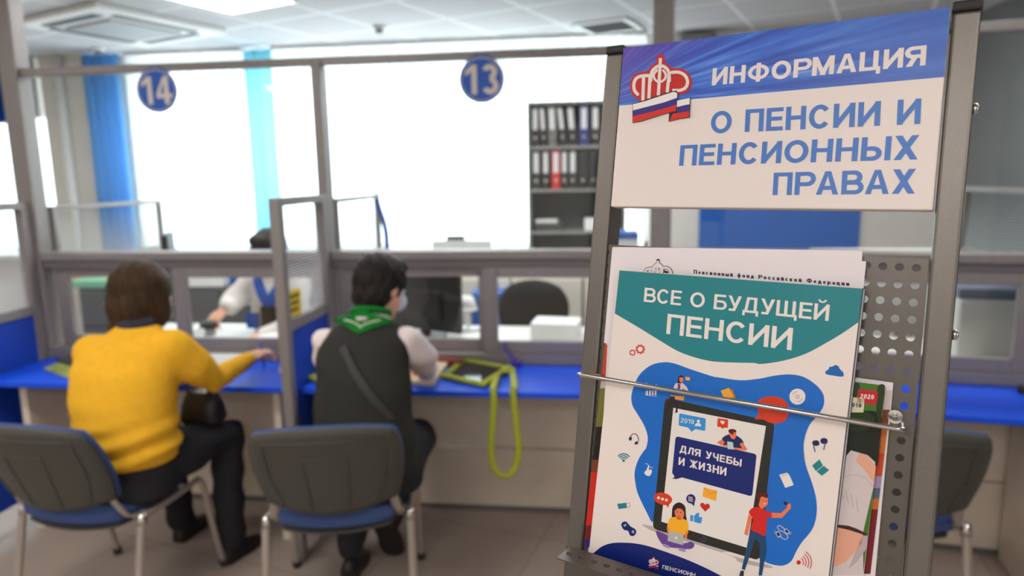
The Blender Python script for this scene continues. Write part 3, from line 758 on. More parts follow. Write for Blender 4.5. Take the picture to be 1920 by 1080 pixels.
# ---- papers in the rack
PAPER = mat('bright_paper', P(228, 218, 220, .94), .6)
def quad_sheet(c, thick, pts):
    mb = MB(); f = [SP(*AB(x, y, c), c) for x, y in pts]
    return f
def sheet(name, label, cat, c, corner, ang, wd, ht, th, m, group=None):
    """paper standing in the rack: corner = top left (a, b) of its face"""
    a, b = corner; dx = V((cos(ang), sin(ang))); dy = V((sin(ang), -cos(ang))); o = V((a, b))
    mb = MB(); q = [o, o + dx * wd, o + dx * wd + dy * ht, o + dy * ht]
    mb.frame8([SP(*p, cc) for p in (q[3], q[0]) for cc in (c - th, c)] + [SP(*p, cc) for p in (q[2], q[1]) for cc in (c - th, c)])
    return mb, q
def put(mb, name, m, label, cat, group=None):
    return tag(mb.build(name, m), label, cat, group)

# orange leaflet at the very back
def ab(x, y, c): return V(AB(x, y, c))
c = .0002; tr_ = ab(1674, 730, c)
mb, q = sheet('leaflet', '', '', c, (-.0052, -.0715), rad(-.3), tr_.x + .0052, .205, .0006, PAPER)
lf = put(mb, 'leaflet', PAPER, 'orange and red photo leaflet standing at the very back of the rack', 'leaflet', None)
ar = Art(c + .0001)
def strip(x0, x1, ys, ks):
    for (y0, y1), k in zip(zip(ys[:-1], ys[1:]), ks):
        ar.poly([(x0(y0), y0), (x1(y0), y0), (x1(y1), y1), (x0(y1), y1)], k, 1)
lx = lambda y: 1133 - (y - 645) * .105
strip(lambda y: lx(y) + 1, lambda y: lx(y) + 42, [646, 715, 728, 800, 862, 885, 985, 1012, 1026], ['rust', 'hoodie', 'olive', 'near_black', 'brown', 'flag_red', 'maroon', 'flag_blue'])
ar.build('photo_print', lf); ar = Art(c + .0001)
rx = lambda y: 1674 - (y - 730) * .118
strip(lambda y: rx(y) - 34, lambda y: rx(y) - 1, [732, 768, 800, 850, 893, 915, 935, 955, 1076], ['hoodie', 'brown', 'amber', 'rust', 'lilac', 'slate', 'amber', 'maroon'])
ar.build('photo_print', lf)
# green brochure with year tags
c = .0066; tr_ = ab(1660.5, 722.4, c); br_ = ab(1619, 1080, c); ang = atan2(tr_.x - br_.x, tr_.y - br_.y)
mb, q = sheet('', '', '', c, (tr_.x - .17 * cos(-ang), tr_.y - .17 * sin(-ang)), -ang, .17, .205, .0012, PAPER)
gb = put(mb, 'brochure', PAPER, 'green photo brochure with a red 2020 tag behind the front brochure', 'brochure')
ar = Art(c + .0001)
ar.poly([(1560, 709.5), (1659.5, 723), (1646.8, 845), (1618.5, 1078), (1540, 1078)], 'leaf', 0)
ar.curve(K6((1090, 560), (1180, 540), (1290, 560), (1300, 640), (1290, 760), (1262, 980), (1180, 990), (1020, 900), (1040, 650)), 'forest', 1)
ar.curve(K6((1060, 560), (1130, 520), (1200, 560), (1250, 600), (1200, 680), (1100, 700), (1040, 660)), 'leaf_dark', 2)
ar.curve(K6((1270, 360), (1326, 350), (1310, 520), (1288, 640), (1262, 560)), 'leaf_dark', 2)
ar.curve(K6((1085, 330), (1130, 340), (1110, 420), (1080, 440)), 'leaf_dark', 2)
ar.poly(K8((1290, 60), (1355, 120), (1340, 330), (1250, 720), (1255, 1076), (960, 1076), (1020, 700), (1080, 100), (1150, 20), (1220, 40)), 'hoodie', 3)
ar.poly(K8((1220, 40), (1290, 70), (1360, 150), (1345, 300), (1310, 250), (1260, 180), (1190, 110)), 'arm', 4)
ar.stroke(K8((1090, 245), (1140, 228), (1200, 228), (1270, 250), (1330, 320)), 1.2, 'hoodie_fold', 4)
ar.poly(K8((1040, 645), (1130, 655), (1200, 680), (1290, 725), (1270, 735), (1130, 690), (1030, 668)), 'sleeve_edge', 5)
ar.poly(K8((1030, 662), (1130, 670), (1255, 712), (1235, 820), (1190, 870), (1110, 960), (1020, 1000), (960, 1020)), 'arm', 4)
ar.poly(K8((1190, 870), (1250, 740), (1290, 740), (1280, 850), (1200, 960), (1130, 1020)), 'hoodie_fold', 4)
for k in range(4): ar.stroke(K8((1060 + k * 45, 330 + k * 30), (1090 + k * 40, 430 + k * 35)), 1.6, 'hoodie_fold', 5)
ar.curve(K6((1117, 380), (1135, 374), (1255, 384), (1270, 400), (1262, 480), (1245, 494), (1120, 478), (1112, 460)), 'tag_red', 6, 4)
ar.curve(K6((1020, 440), (1150, 446), (1165, 460), (1160, 540), (1145, 553), (1020, 540)), 'tag_cream', 6, 4)
ar.text('2020', K6((1133, 443))[0], K6((1240, 452))[0], K6((1137, 408))[0], 'white', 7, .21, .14)
ar.text('2019', K6((1040, 507))[0], K6((1142, 517))[0], K6((1043, 475))[0], 'navy', 7, .21, .14)
ar.build('cover_print', gb)
# two white sheets, the front one with a letterhead
c = .0016; tl = ab(1149, 463, c); tr_ = ab(1617, 470, c); ang = atan2(tr_.y - tl.y, tr_.x - tl.x)
mb, q = sheet('', '', '', c, tl, ang, (tr_ - tl).length, .24, .0004, PAPER)
put(mb, 'paper_sheet', PAPER, 'blank white sheet showing a strip above the letterhead sheet in the rack', 'paper')
c = .0032; tl = ab(1148, 464.5, c); tr_ = ab(1624, 490, c); ang = atan2(tr_.y - tl.y, tr_.x - tl.x)
bl_ = ab(1133, 643, c); wd = (tr_ - tl).length
mb, q = sheet('', '', '', c, tl, ang, wd, (bl_ - tl).length, .0006, PAPER)
s1 = put(mb, 'letter_sheet', PAPER, 'white letter sheet with black printed heading behind the teal titled brochure', 'paper')
ar = Art(c + .0001)
ar.text('Пенсионный фонд Российской Федерации', (1300.6, 513.0), (1592.5, 536.2), (1300.6, 505.8), 'outline', 1, .24, .26)
f = lambda x, y: (1100 + (385 + (x - 280) * .382) / 3.6, 380 + (383 + (y - 470) * .382 + (x - 530) * .02) / 3.6)
emblem(ar, f, .382 / 3.6, 1, 66, 44, 'outline', 'white', None, False)
ar.stroke([f(*p) for p in [(440, 660), (432, 800)]], 3.4, 'outline', 4); ar.stroke([f(*p) for p in [(560, 600), (575, 650), (550, 690)]], 2.6, 'outline', 4); ar.stroke([f(*p) for p in [(505, 610), (490, 660)]], 2.2, 'outline', 4)
ar.stroke([f(*p) for p in [(650, 680), (700, 690)]], 4, 'outline', 4)
ar.build('letterhead', s1)
# front brochure and the copies under it
CF = .0150
tl = ab(1160.5, 506, CF); tr_ = ab(1617, 540, CF); bl_ = ab(1105, 1028, CF)
ang = atan2(tr_.y - tl.y, tr_.x - tl.x); wd = (tr_ - tl).length
dn = (bl_ - tl).normalized(); HT = .286
COVER = mat('coated_cover_paper', P(226, 213, 206, .94), .40, spec=.4)
EDGE = mat('dark_cover_edge', P(40, 66, 84), .5)
def brochure_block(c, th, da, db):
    o = tl + V((da, db)); e = V((cos(ang), sin(ang))) * wd; d = dn * HT
    mb = MB(); q = [o, o + e, o + e + d, o + d]
    return mb.frame8([SP(*p, cc) for p in (q[3], q[0]) for cc in (c - th, c)] + [SP(*p, cc) for p in (q[2], q[1]) for cc in (c - th, c)])
fb = put(brochure_block(CF, .0018, 0, 0), 'brochure', COVER, 'front white brochure with teal title field and a printed tablet', 'brochure')
for k, (da, lb) in enumerate(((.0006, 'first hidden copy right behind the teal titled brochure, its edge showing'), (.0012, 'second hidden copy behind the teal titled brochure, its edge showing'), (.0016, 'rearmost hidden copy of the teal titled brochure, in front of the letter sheet'))):
    put(brochure_block(CF - .0022 * (k + 1) + .0002, .0016, da, -.0008 * k), 'brochure', EDGE if k % 2 == 0 else COVER, lb, 'brochure', 'copies of the teal brochure')

A = Art(CF + .00012)
tl_, tr2 = (1161.5, 507), (1616.5, 541)
A.poly([tl_, tr2] + K4((783, 432), (768, 560), (753, 664)) + catmull(K4((753, 664), (650, 735), (550, 795), (400, 875), (250, 922), (100, 945)) + K3((1130, 1082), (1000, 1079), (860, 1072), (750, 1050), (620, 1004), (500, 934), (330, 830), (190, 748)), False, 4), 'teal', 1)
A.text('ВСЕ О БУДУЩЕЙ', (1206.9, 565.6), (1553.3, 601.9), (1209.2, 539.2), 'white', 2, .165, .10)
A.text('ПЕНСИИ', (1249.2, 625.8), (1483.9, 656.7), (1252.2, 588.3), 'white', 2, .165, .10)
blob = K5((545, 380), (600, 290), (700, 215), (820, 192), (920, 208), (1050, 255), (1250, 320)) + K6((40, 282), (200, 303), (350, 290), (480, 265), (600, 258), (700, 280), (790, 340), (840, 400), (853, 450), (845, 510), (800, 580), (740, 650), (705, 740), (693, 820), (700, 900), (720, 1000)) + \
    K8((752, 60), (770, 150), (820, 290), (855, 420), (862, 540), (840, 650), (800, 720), (740, 790), (690, 870), (650, 950), (600, 985), (540, 993), (440, 968), (300, 900)) + K7((900, 640), (825, 628), (790, 570), (740, 470), (700, 380), (680, 290), (675, 200), (710, 90), (768, 5)) + K5((640, 1000), (660, 920), (655, 850), (620, 760), (560, 660), (520, 590), (510, 500))
A.poly(catmull(blob, True, 4), 'sky', 1)
A.curve(K7((740, 650), (800, 655), (1100, 740), (1530, 870)) + K8((60, 880), (300, 950), (450, 985), (490, 1010), (400, 1005), (200, 960)) + K7((1500, 915), (1150, 800), (850, 710)), 'grey', 2, 3)
def rquad(ps, r, k, lay):
    out = []
    for i in range(4):
        a, b, c_ = V(ps[i - 1]), V(ps[i]), V(ps[(i + 1) % 4]); p = b + (a - b).normalized() * r; q_ = b + (c_ - b).normalized() * r
        out += [tuple((1 - t) ** 2 * p + 2 * t * (1 - t) * b + t * t * q_) for t in (0, .25, .5, .75, 1)]
    A.poly(out, k, lay)
rquad([(1247, 745.5), (1452.6, 791.5), (1423.5, 1051), (1223.5, 991)], 10, 'black', 3)
A.poly([(1262.7, 764.6), (1436.3, 798.8), (1401, 1027), (1240, 978)], 'screen', 4)
A.circ(*K7((1258, 770))[0], 4.4, 'slate', 4); A.circ(*K7((1258, 770))[0], 3.6, 'black', 5)
rquad([(1267, 817.5), (1419, 851.5), (1410.5, 931), (1260, 890)], 6, 'navy', 5)
A.poly(K7((990, 190), (1060, 220), (1070, 250), (1030, 262), (992, 258), (1012, 244)), 'navy', 5)
A.text('ДЛЯ УЧЕБЫ', (1274.5, 847.2), (1389.8, 874.9), (1275.9, 834.3), 'white', 6, .20, .14)
A.text('И ЖИЗНИ', (1272.2, 871.1), (1361.6, 892), (1273.3, 856.7), 'white', 6, .20, .14)
# year bubble and like
rquad(K5((952, 662), (1196, 710), (1190, 826), (945, 775)), 3, 'light_blue', 5); A.poly(K5((1030, 790), (1105, 805), (1065, 833)), 'light_blue', 5)
A.text('2019', (1276.3, 791.7), (1301, 795.2), (1277, 783.4), 'white', 6, .14, .12)
A.circ(*K5((1128, 735))[0], 2.8, 'white', 6); A.curve(K5((1096, 778), (1105, 758), (1128, 750), (1148, 764), (1153, 782), (1130, 780)), 'white', 6)
rquad(K5((1305, 706), (1402, 720), (1398, 798), (1300, 785)), 2, 'orange_red', 5); A.poly(K5((1330, 785), (1372, 790), (1346, 805)), 'orange_red', 5)
def heart(x, y, s, k, lay, tl=.15): A.poly([(x + s * (16 * sin(t) ** 3) / 16, y - s * (13 * cos(t) - 5 * cos(2 * t) - 2 * cos(3 * t) - cos(4 * t)) / 16 + tl * s * sin(t) ** 3) for t in [2 * pi * i / 32 for i in range(32)]], k, lay)
heart(*K5((1350, 746))[0], 4.2, 'white', 6); heart(*K7((1270, 496))[0], 9.2, 'red', 6)
# reading man over the bubble
A.curve(K6((55, 770), (75, 740), (130, 722), (190, 745), (225, 785), (218, 838), (130, 830), (70, 810)), 'tee', 6)
A.poly(K6((60, 765), (82, 790), (50, 810), (100, 805), (100, 825), (60, 812), (18, 790), (30, 778)), 'skin', 7); A.poly(K6((218, 785), (256, 840), (240, 852), (150, 842), (140, 826), (215, 832), (195, 800)), 'skin', 7)
A.curve(K6((112, 700), (160, 705), (168, 735), (152, 762), (128, 750), (116, 725)), 'skin', 7); A.curve(K6((110, 690), (135, 682), (165, 690), (168, 712), (150, 705), (142, 728), (112, 706)), 'deep_hair', 8)
A.poly(K6((98, 778), (143, 786), (150, 842), (103, 838)), 'tablet', 8)
# red speech bubble at the top right corner of the tablet
A.curve(K6((335, 500), (350, 455), (400, 432), (470, 430), (530, 450), (575, 500), (580, 560), (550, 615), (500, 638), (440, 636), (390, 612), (345, 560)), 'orange_red', 5); A.poly(K6((345, 545), (400, 612), (360, 608), (312, 608), (318, 595), (335, 585)), 'orange_red', 5)
A.circ(*K6((645, 431))[0], 15, 'white', 3); A.circ(*K6((645, 431))[0], 3.4, 'slate', 4); A.circ(*K6((645, 431))[0], 2.6, 'white', 5)
A.stroke([(1495.2 + 9.5 * cos(t), 743.7 + 9.5 * sin(t)) for t in [3.5 + .2 * i for i in range(7)]], .7, 'slate', 4); A.stroke([(1495.2 + 9.5 * cos(t), 743.7 + 9.5 * sin(t)) for t in [.35 + .2 * i for i in range(7)]], .7, 'slate', 4)
A.poly(K6((70, 395), (140, 372), (165, 440), (95, 460)), 'book_back', 4); A.poly(K6((48, 385), (112, 362), (152, 430), (78, 455)), 'orange', 5)
# cloud, gears
A.poly([p for p in catmull(K6((868, 255), (865, 232), (885, 220), (895, 200), (920, 195), (940, 184), (965, 195), (975, 215), (1000, 240), (1005, 268), (985, 275), (930, 268)), True, 4)], 'cloud', 3)
def gear(x, y, r, k):
    n = 9; A.poly([(x + (r if (i % 4) in (0, 1) else r * .8) * cos(2 * pi * i / 36), y + (r if (i % 4) in (0, 1) else r * .8) * sin(2 * pi * i / 36)) for i in range(36)], k, 3); A.circ(x, y, r * .52, 'white', 4)
gear(*K5((592, 72))[0], 9.3, 'orange_red'); gear(*K5((520, 104))[0], 6.2, 'orange_red')
# woman on the tablet edge with a laptop
A.curve(K5((935, 400), (945, 330), (970, 310), (990, 330), (985, 365), (960, 395)), 'dark_hair', 4); A.curve(K5((955, 335), (985, 335), (988, 360), (970, 380), (955, 365)), 'skin', 5)
A.poly(K5((920, 385), (985, 385), (1020, 420), (1045, 475), (1030, 470), (985, 430), (985, 470), (935, 460), (930, 430), (905, 460), (890, 450), (905, 410)), 'pale_pink', 4); A.poly(K5((938, 395), (962, 395), (958, 460), (935, 455)), 'purple', 5)
A.poly(K5((870, 495), (1000, 508), (990, 545), (880, 525)), 'orange', 4); A.poly(K5((865, 505), (915, 510), (890, 560), (845, 640), (828, 630), (850, 570)), 'dark_hair', 5); A.poly(K5((900, 510), (935, 570), (938, 650), (912, 662), (925, 600), (890, 540)), 'dark_hair', 6)
A.poly(K5((1010, 326), (1050, 332), (1048, 360), (1010, 355)), 'orange', 4)
for k in range(4): A.poly(K5((650 + k * 26, 452), (664 + k * 26, 454), (662 + k * 26, 496), (648 + k * 26, 494)), 'white', 4)
A.stroke(K5((640, 455), (640, 495), (745, 506)), .6, 'white', 4); A.stroke(K5((650, 380), (653, 415), (700, 420), (745, 397)), .6, 'white', 4)
# headphones, wifi, touch, stick, pad
A.stroke([tuple(p) for p in catmull(K5((497, 890), (515, 860), (545, 852), (572, 880), (575, 920)), False, 5)], 1.4, 'tee', 3); A.curve(K5((490, 885), (510, 880), (515, 900), (500, 915), (488, 905)), 'tee', 4); A.curve(K5((548, 925), (568, 922), (572, 940), (555, 950), (540, 945)), 'tee', 4)
def waves(x, y, rs, a0, a1, k, wd, dot): 
    for r in rs: A.stroke([(x + r * cos(rad(a0 + (a1 - a0) * i / 10)), y + r * sin(rad(a0 + (a1 - a0) * i / 10))) for i in range(11)], wd, k, 3, cap=True)
    A.circ(x, y, dot, k, 3)
waves(*K7((582, 106))[0], (5.4, 9.2, 13.0), 218, 325, 'teal', 2.1, 2.6); waves(*K8((709, 965))[0], (9, 14, 19, 24), -55, 28, 'red', 1.6, 4.1)
A.curve(K7((800, 145), (795, 185), (815, 180), (820, 205), (800, 235), (770, 228), (757, 205), (775, 185), (790, 148)), 'white', 3); A.stroke(K7((770, 128), (785, 140)), 1, 'white', 3); A.stroke(K7((808, 160), (826, 166)), 1, 'white', 3)
A.poly(K7((528, 470), (605, 462), (610, 505), (540, 515)), 'teal', 3); A.poly(K7((605, 464), (635, 462), (638, 497), (610, 502)), 'lilac', 3); A.poly(K7((608, 468), (631, 466), (634, 493), (612, 498)), 'white', 4)
A.curve(K7((562, 650), (575, 625), (605, 622), (640, 660), (680, 685), (688, 715), (665, 742), (635, 735), (620, 700), (585, 690)), 'navy', 3); A.stroke(K7((582, 652), (606, 650)), 1.0, 'white', 4); A.stroke(K7((597, 640), (593, 663)), 1.0, 'white', 4)
for p in K7((658, 698), (668, 704), (655, 710), (665, 715)): A.circ(*p, 1.0, 'white', 4)
# earphones, booklet, card, cables
A.curve(K6((762, 780), (790, 770), (812, 780), (815, 805), (790, 815), (765, 805)), 'tee', 3); A.stroke(K6((772, 815), (782, 858)), 2.4, 'slate', 3); A.curve(K6((825, 765), (850, 752), (878, 765), (875, 795), (850, 800), (828, 790)), 'tee', 3); A.stroke(K6((862, 795), (850, 842)), 2.4, 'slate', 3)
A.poly(K8((822, 148), (884, 96), (914, 148), (855, 195)), 'teal', 3); A.poly(K8((860, 198), (920, 150), (967, 186), (905, 235)), 'teal', 3)
A.poly(K8((545, 225), (612, 208), (632, 230), (668, 312), (596, 336)), 'white', 3)
for k in range(6): A.stroke(K8((562 + k * 9, 240 - k * 2), (566 + k * 9, 228 - k * 2)), .5, 'slate', 4)
A.stroke(catmull(K8((545, 740), (590, 770), (618, 755), (600, 720), (545, 690), (530, 665), (550, 655), (600, 690)), False, 4), .9, 'white', 3)
for pp in (((512, 715), (540, 700), (562, 740), (535, 755)), ((582, 690), (608, 678), (636, 712), (610, 728)), ((500, 705), (515, 697), (522, 712), (508, 720)), ((624, 718), (640, 708), (648, 722), (632, 732))): A.poly(K8(*pp), 'white', 4); cx = sum(p[0] for p in pp) / 4; cy = sum(p[1] for p in pp) / 4; A.poly(K8(*[(cx + (x - cx) * .75, cy + (y - cy) * .75) for x, y in pp]), 'tee', 5)
# speech marks, letter, thumb
A.curve(K7((838, 415), (855, 385), (905, 375), (965, 395), (992, 435), (970, 472), (915, 480), (860, 455)), 'orange_red', 6); A.poly(K7((940, 478), (972, 465), (957, 503)), 'orange_red', 6)
for p in K7((878, 420), (911, 430), (944, 438)): A.circ(*p, 2.7, 'white', 7)
A.circ(*K7((1150, 428))[0], 8.7, 'navy', 6); A.poly(K7((1152, 465), (1184, 445), (1176, 492)), 'navy', 6)
for k in range(4): A.stroke(K7((1130, 410 + k * 11), (1166, 418 + k * 11)), 1.0, 'white', 7)
A.poly(K7((1258, 330), (1373, 362), (1362, 447), (1248, 408)), 'orange', 6); A.stroke(K7((1262, 335), (1310, 385), (1370, 365)), .7, 'book_back', 7)
A.poly(K7((1146, 565), (1170, 568), (1166, 620), (1144, 612)), 'light_blue', 6); A.poly(K7((1176, 575), (1200, 548), (1222, 546), (1218, 580), (1247, 585), (1240, 625), (1228, 637), (1176, 622)), 'light_blue', 6)
# girl with a laptop
A.curve(K7((990, 560), (1000, 490), (1050, 458), (1100, 490), (1108, 560), (1112, 618), (1060, 625), (995, 590)), 'dark_hair', 6)
A.curve(K7((1015, 520), (1060, 510), (1092, 540), (1085, 590), (1055, 608), (1025, 585)), 'skin', 7); A.curve(K7((1010, 530), (1030, 490), (1075, 490), (1098, 530), (1050, 505)), 'dark_hair', 8)
for p in K7((1036, 538), (1064, 543)): A.circ(*p, 1.1, 'dark_hair', 9)
A.stroke(K7((1038, 572), (1060, 574)), .9, 'red', 9)
A.poly(catmull(K7((975, 590), (1040, 582), (1105, 605), (1128, 640), (1120, 730), (1040, 720), (955, 705), (955, 640)), True, 3), 'yellow', 7); A.poly(K7((950, 680), (962, 650), (968, 740), (955, 735)), 'skin', 8); A.poly(K7((1100, 720), (1120, 690), (1118, 765), (1095, 760)), 'skin', 8)
A.curve(K7((855, 705), (880, 702), (960, 740), (1080, 800), (1150, 790), (1180, 815), (1150, 850), (1040, 845), (930, 825), (880, 770)), 'purple', 8); A.poly(K7((920, 805), (970, 825), (968, 848), (915, 828)), 'lilac', 9); A.poly(K7((1045, 840), (1105, 850), (1105, 878), (1050, 865)), 'lilac', 9)
A.poly(K7((965, 697), (1092, 728), (1085, 818), (953, 782)), 'laptop', 10); A.circ(*K7((1026, 757))[0], 2.6, 'white', 11)
# man taking a picture
A.poly(K8((410, 700), (430, 740), (440, 860), (420, 960), (400, 1075), (372, 1075), (382, 960), (378, 800), (345, 760), (290, 930), (255, 1030), (228, 1018), (262, 880), (300, 700)), 'jeans', 8); A.poly(K8((220, 1034), (248, 1034), (245, 1079), (208, 1079)), 'black', 8)
A.curve(K8((290, 545), (320, 505), (380, 498), (440, 530), (478, 545), (480, 588), (445, 590), (428, 735), (370, 715), (308, 685), (325, 600)), 'shirt_red', 9)
A.poly(K8((285, 560), (322, 575), (300, 640), (280, 740), (250, 725), (270, 640)), 'skin', 8); A.poly(K8((478, 545), (560, 548), (610, 505), (612, 470), (642, 468), (645, 505), (570, 588), (482, 588)), 'skin', 8); A.poly(K8((588, 448), (620, 462), (612, 485), (582, 472)), 'outline', 9)
A.curve(K8((375, 420), (410, 400), (445, 415), (448, 470), (420, 500), (395, 510), (370, 470)), 'skin', 10); A.curve(K8((352, 400), (370, 380), (420, 376), (452, 392), (440, 420), (395, 410), (375, 470), (362, 492), (365, 430)), 'deep_hair', 11)
for p in K8((408, 440), (436, 444)): A.circ(*p, .9, 'dark_hair', 12)
A.stroke(K8((412, 470), (436, 468)), 1.1, 'white', 12)
# navy foot of the cover
foot = catmull(K7((330, 885), (400, 830), (480, 803), (570, 798), (680, 805), (800, 830), (950, 880), (1100, 935), (1250, 1000), (1380, 1065), (1530, 1150)), False, 4)
A.poly(foot + [(1392, 1128), (1240, 1092), (1100, 1062), (1102, 1038)], 'navy', 2)
A.text('ПЕНСИОНН', K7((908, 1018))[0], K7((1185, 1090))[0], K7((912, 985))[0], 'white', 4, .17, .12)
f = lambda x, y: (1040 + (795 + (x - 280) * .166) / 4.5, 840 + (918 + (y - 470) * .17 + (x - 530) * .03) / 4.5)
emblem(A, f, .166 / 4.5, 4, 66, 40, 'red', 'white', 'red', True)
A.build('cover_print', fb)

# ------------------------------------------------------------------ visitor chairs
def J(x, y, Y):
    d = FW + RT * ((x - 960) / FOC) + UP * ((540 - y) / FOC); return CAM + d * (Y / d.y)
def G(x, y, z):
    d = FW + RT * ((x - 960) / FOC) + UP * ((540 - y) / FOC); return CAM + d * ((z - H) / d.z)
SHELL = mat('charcoal_chair_shell', S(76, 75, 70), .55, spec=.3, noise=(120, .05))
BLUEF = mat('blue_seat_fabric', S(66, 84, 128), .9, spec=.15, noise=(260, .14))
TUBE = mat('silver_tube_paint', S(168, 156, 146), .35, .35)
def squircle(u, v, k=.5): return u * sqrt(1 - v * v * k / 1), v * sqrt(1 - u * u * k / 1)
def pad(mb, fn, nu=18, nv=14, k=.14, th=.02, m=0):
    """rounded cushion or shell: fn(u, v) -> (point, normal)"""
    n = (nu + 1) * (nv + 1); vs = []; g = [(-1 + 2 * i / nu, -1 + 2 * j / nv) for j in range(nv + 1) for i in range(nu + 1)]
    for s in (1, -1):
        for u, v in g:
            a, b = squircle(u, v, k); p, q = fn(a, b)
            e = max(abs(u), abs(v)); puff = 1 if s > 0 else 1
            vs.append(V(p) + V(q) * (s * th / 2 * (1 - .55 * max(0, (e - .86) / .14) ** 2)))
    fs = []
    for s in (0, 1):
        for j in range(nv):
            for i in range(nu):
                q = [s * n + j * (nu + 1) + i, s * n + j * (nu + 1) + i + 1, s * n + (j + 1) * (nu + 1) + i + 1, s * n + (j + 1) * (nu + 1) + i]
                fs.append(q if s == 0 else q[::-1])
    rim = [i for i in range(nu)] + [j * (nu + 1) + nu for j in range(nv)] + [nv * (nu + 1) + i for i in range(nu, 0, -1)] + [j * (nu + 1) for j in range(nv, 0, -1)]
    for a, b in zip(rim, rim[1:] + rim[:1]): fs.append([a, n + a, n + b, b])
    return mb.add(vs, fs, m, True)
def back_pt(off):
    def fn(u, v):
        t = (v + 1) / 2; w = .252 - .012 * (1 - t)
        y = -.205 - .135 * t - .055 * (1 - u * u) * (1 - .25 * t) + off
        w -= .10 * max(0, t - .80) ** 2 * 4 * abs(u) ** 3; z = .530 + .298 * t - .035 * (1 - t) * (1 - u * u) + .016 * t * (1 - abs(u) ** 3)
        return V((u * w, y, z)), V((.25 * u, 1, .42)).normalized()
    return fn
def seat_pt(u, v):
    z = .452 - .030 * max(0, v - .55) ** 2 * 4 + .012 * u * u - .01 * (1 - u * u) + (.02 * max(0, -v - .6))
    return V((u * .228, -.008 + v * .222, z - .008)), V((0, .15 * v, 1)).normalized()
def make_chair():
    t = thing('visitor_chair', 'x', 'chair', (0, 0, 0), 0, 'visitor chairs at the counters')
    b = pad(MB(), back_pt(0), th=.022)
    sh = b.build('back_shell', SHELL, t)
    r = MB(); f = back_pt(-.012)
    for line in ([(-.78, .72), (-.78, -.2), (-.66, -.85)], [(.78, .72), (.78, -.2), (.66, -.85)], [(-.78, .72), (.78, .72)], [(-.25, -.85), (-.30, .35), (.30, .35), (.25, -.85)]):
        pts = []
        for (u0, v0), (u1, v1) in zip(line[:-1], line[1:]): pts += [f(u0 + (u1 - u0) * k / 6, v0 + (v1 - v0) * k / 6)[0] for k in range(7)]
        r.tube(pts, .004, 6)
    r.build('moulded_ribs', SHELL, sh)
    pad(MB(), back_pt(.022), th=.030, k=.14).build('back_cushion', BLUEF, t)
    pad(MB(), seat_pt, th=.066, k=.26).build('seat', BLUEF, t)
    pad(MB(), lambda u, v: (seat_pt(u * .95, v * .95)[0] - V((0, 0, .040)), V((0, 0, 1))), th=.012, k=.26).build('seat_pan', SHELL, t)
    for s in (-1, 1):
        fl = MB().tube(catmull([(s * .262, .265, .012), (s * .258, .225, .2), (s * .255, .19, .40), (s * .252, .165, .432)], n=5), .0145, 10, side=(1, 0, 0), ry=.0105)
        fl = fl.build('front_leg', TUBE, t); MB().cyl((s * .262, .266, 0), (s * .262, .263, .03), .0175, 12).build('foot_cap', BLACK, fl)
        rl = MB().tube(catmull([(s * .262, -.245, .012), (s * .258, -.20, .2), (s * .254, -.155, .40), (s * .252, -.14, .432)], n=5), .0155, 10, side=(1, 0, 0), ry=.0115)
        rl = rl.build('rear_leg', TUBE, t); MB().cyl((s * .262, -.246, 0), (s * .262, -.243, .03), .0175, 12).build('foot_cap', BLACK, rl)
        MB().cyl((s * .254, -.150, .405), (s * .252, -.141, .445), .0185, 14, r2=.016).build('chrome_collar', CHROME, rl)
        MB().tube(catmull([(s * .252, .168, .434), (s * .250, .06, .426), (s * .250, -.06, .426), (s * .252, -.142, .436)], n=4), .012, 8).build('side_rail', TUBE, t)
        MB().tube(catmull([(s * .232, -.10, .432), (s * .218, -.165, .445), (s * .206, -.20, .50), (s * .198, -.225, .56)], n=5), .017, 10, side=(1, 0, 0), ry=.007).build('back_support', TUBE, t)
    for y, z in ((.13, .418), (-.12, .418)):
        MB().cyl((-.25, y, z), (.25, y, z), .010, 10).build('cross_bar', TUBE, t)
    return t
ch = make_chair()
for i, (x, y, a, lb) in enumerate(((-1.845, 2.285, -5, 'blue visitor chair with charcoal back under the woman in the yellow sweater'),
                                   (-.928, 2.335, 12, 'blue visitor chair with charcoal back under the person in the black vest'),
                                   (1.02, 2.47, -9, 'empty visitor chair pushed to the counter behind the information stand'))):
    o = ch if i == 0 else copy_tree(ch)
    place(o, (x, y, 0), rad(a)); o['label'] = lb

# ------------------------------------------------------------------ people
SKIN = mat('skin', S(226, 172, 146), .5, spec=.35, noise=(30, .04))
def skinfold(m, amp, fn):
    for i, v in enumerate(m.v): m.v[i] = v + m.n[i] * amp * fn(v)
    return m
def hand(mb, w, d, up, side, curl=.45, r=.0088, grip=False):
    w = V(w); d = V(d).normalized(); up = V(up); up = (up - d * up.dot(d)).normalized(); ac = d.cross(up).normalized()
    R = M((ac, d, up)).transposed()
    mb.ell(w + d * .05, (.041, .052, .017), R); mb.caps([w - d * .03, w + d * .03], [.027, .027], 12)
    for k, (x, l) in enumerate(((-.031, .80), (-.011, .97), (.010, 1.0), (.030, .90))):
        x *= side; p = w + d * (.088 - .008 * abs(k - 2)) + ac * x; pts = [p - d * .02, p]; a = curl * .6
        for s in (.042 * l, .027 * l, .022 * l):
            dd = d * cos(a) - up * sin(a); p = p + dd * s + ac * (x * .08); pts.append(p); a += curl
        mb.caps(pts, [r * 1.05, r * 1.05, r, r * .92, r * .8], 10)
    p = w + d * .022 + ac * (.030 * side)
    mb.caps([p, p + (d * .6 + ac * side * .75 - up * .25).normalized() * .035, p + (d * .6 + ac * side * .75 - up * .25).normalized() * .035 + (d * .95 + ac * side * .05 - up * .35).normalized() * .032, p + (d * .6 + ac * side * .75 - up * .25).normalized() * .035 + (d * .9 - ac * side * .2 - up * .5).normalized() * .056], [r * 1.4, r * 1.25, r * 1.1, r * .85], 10)
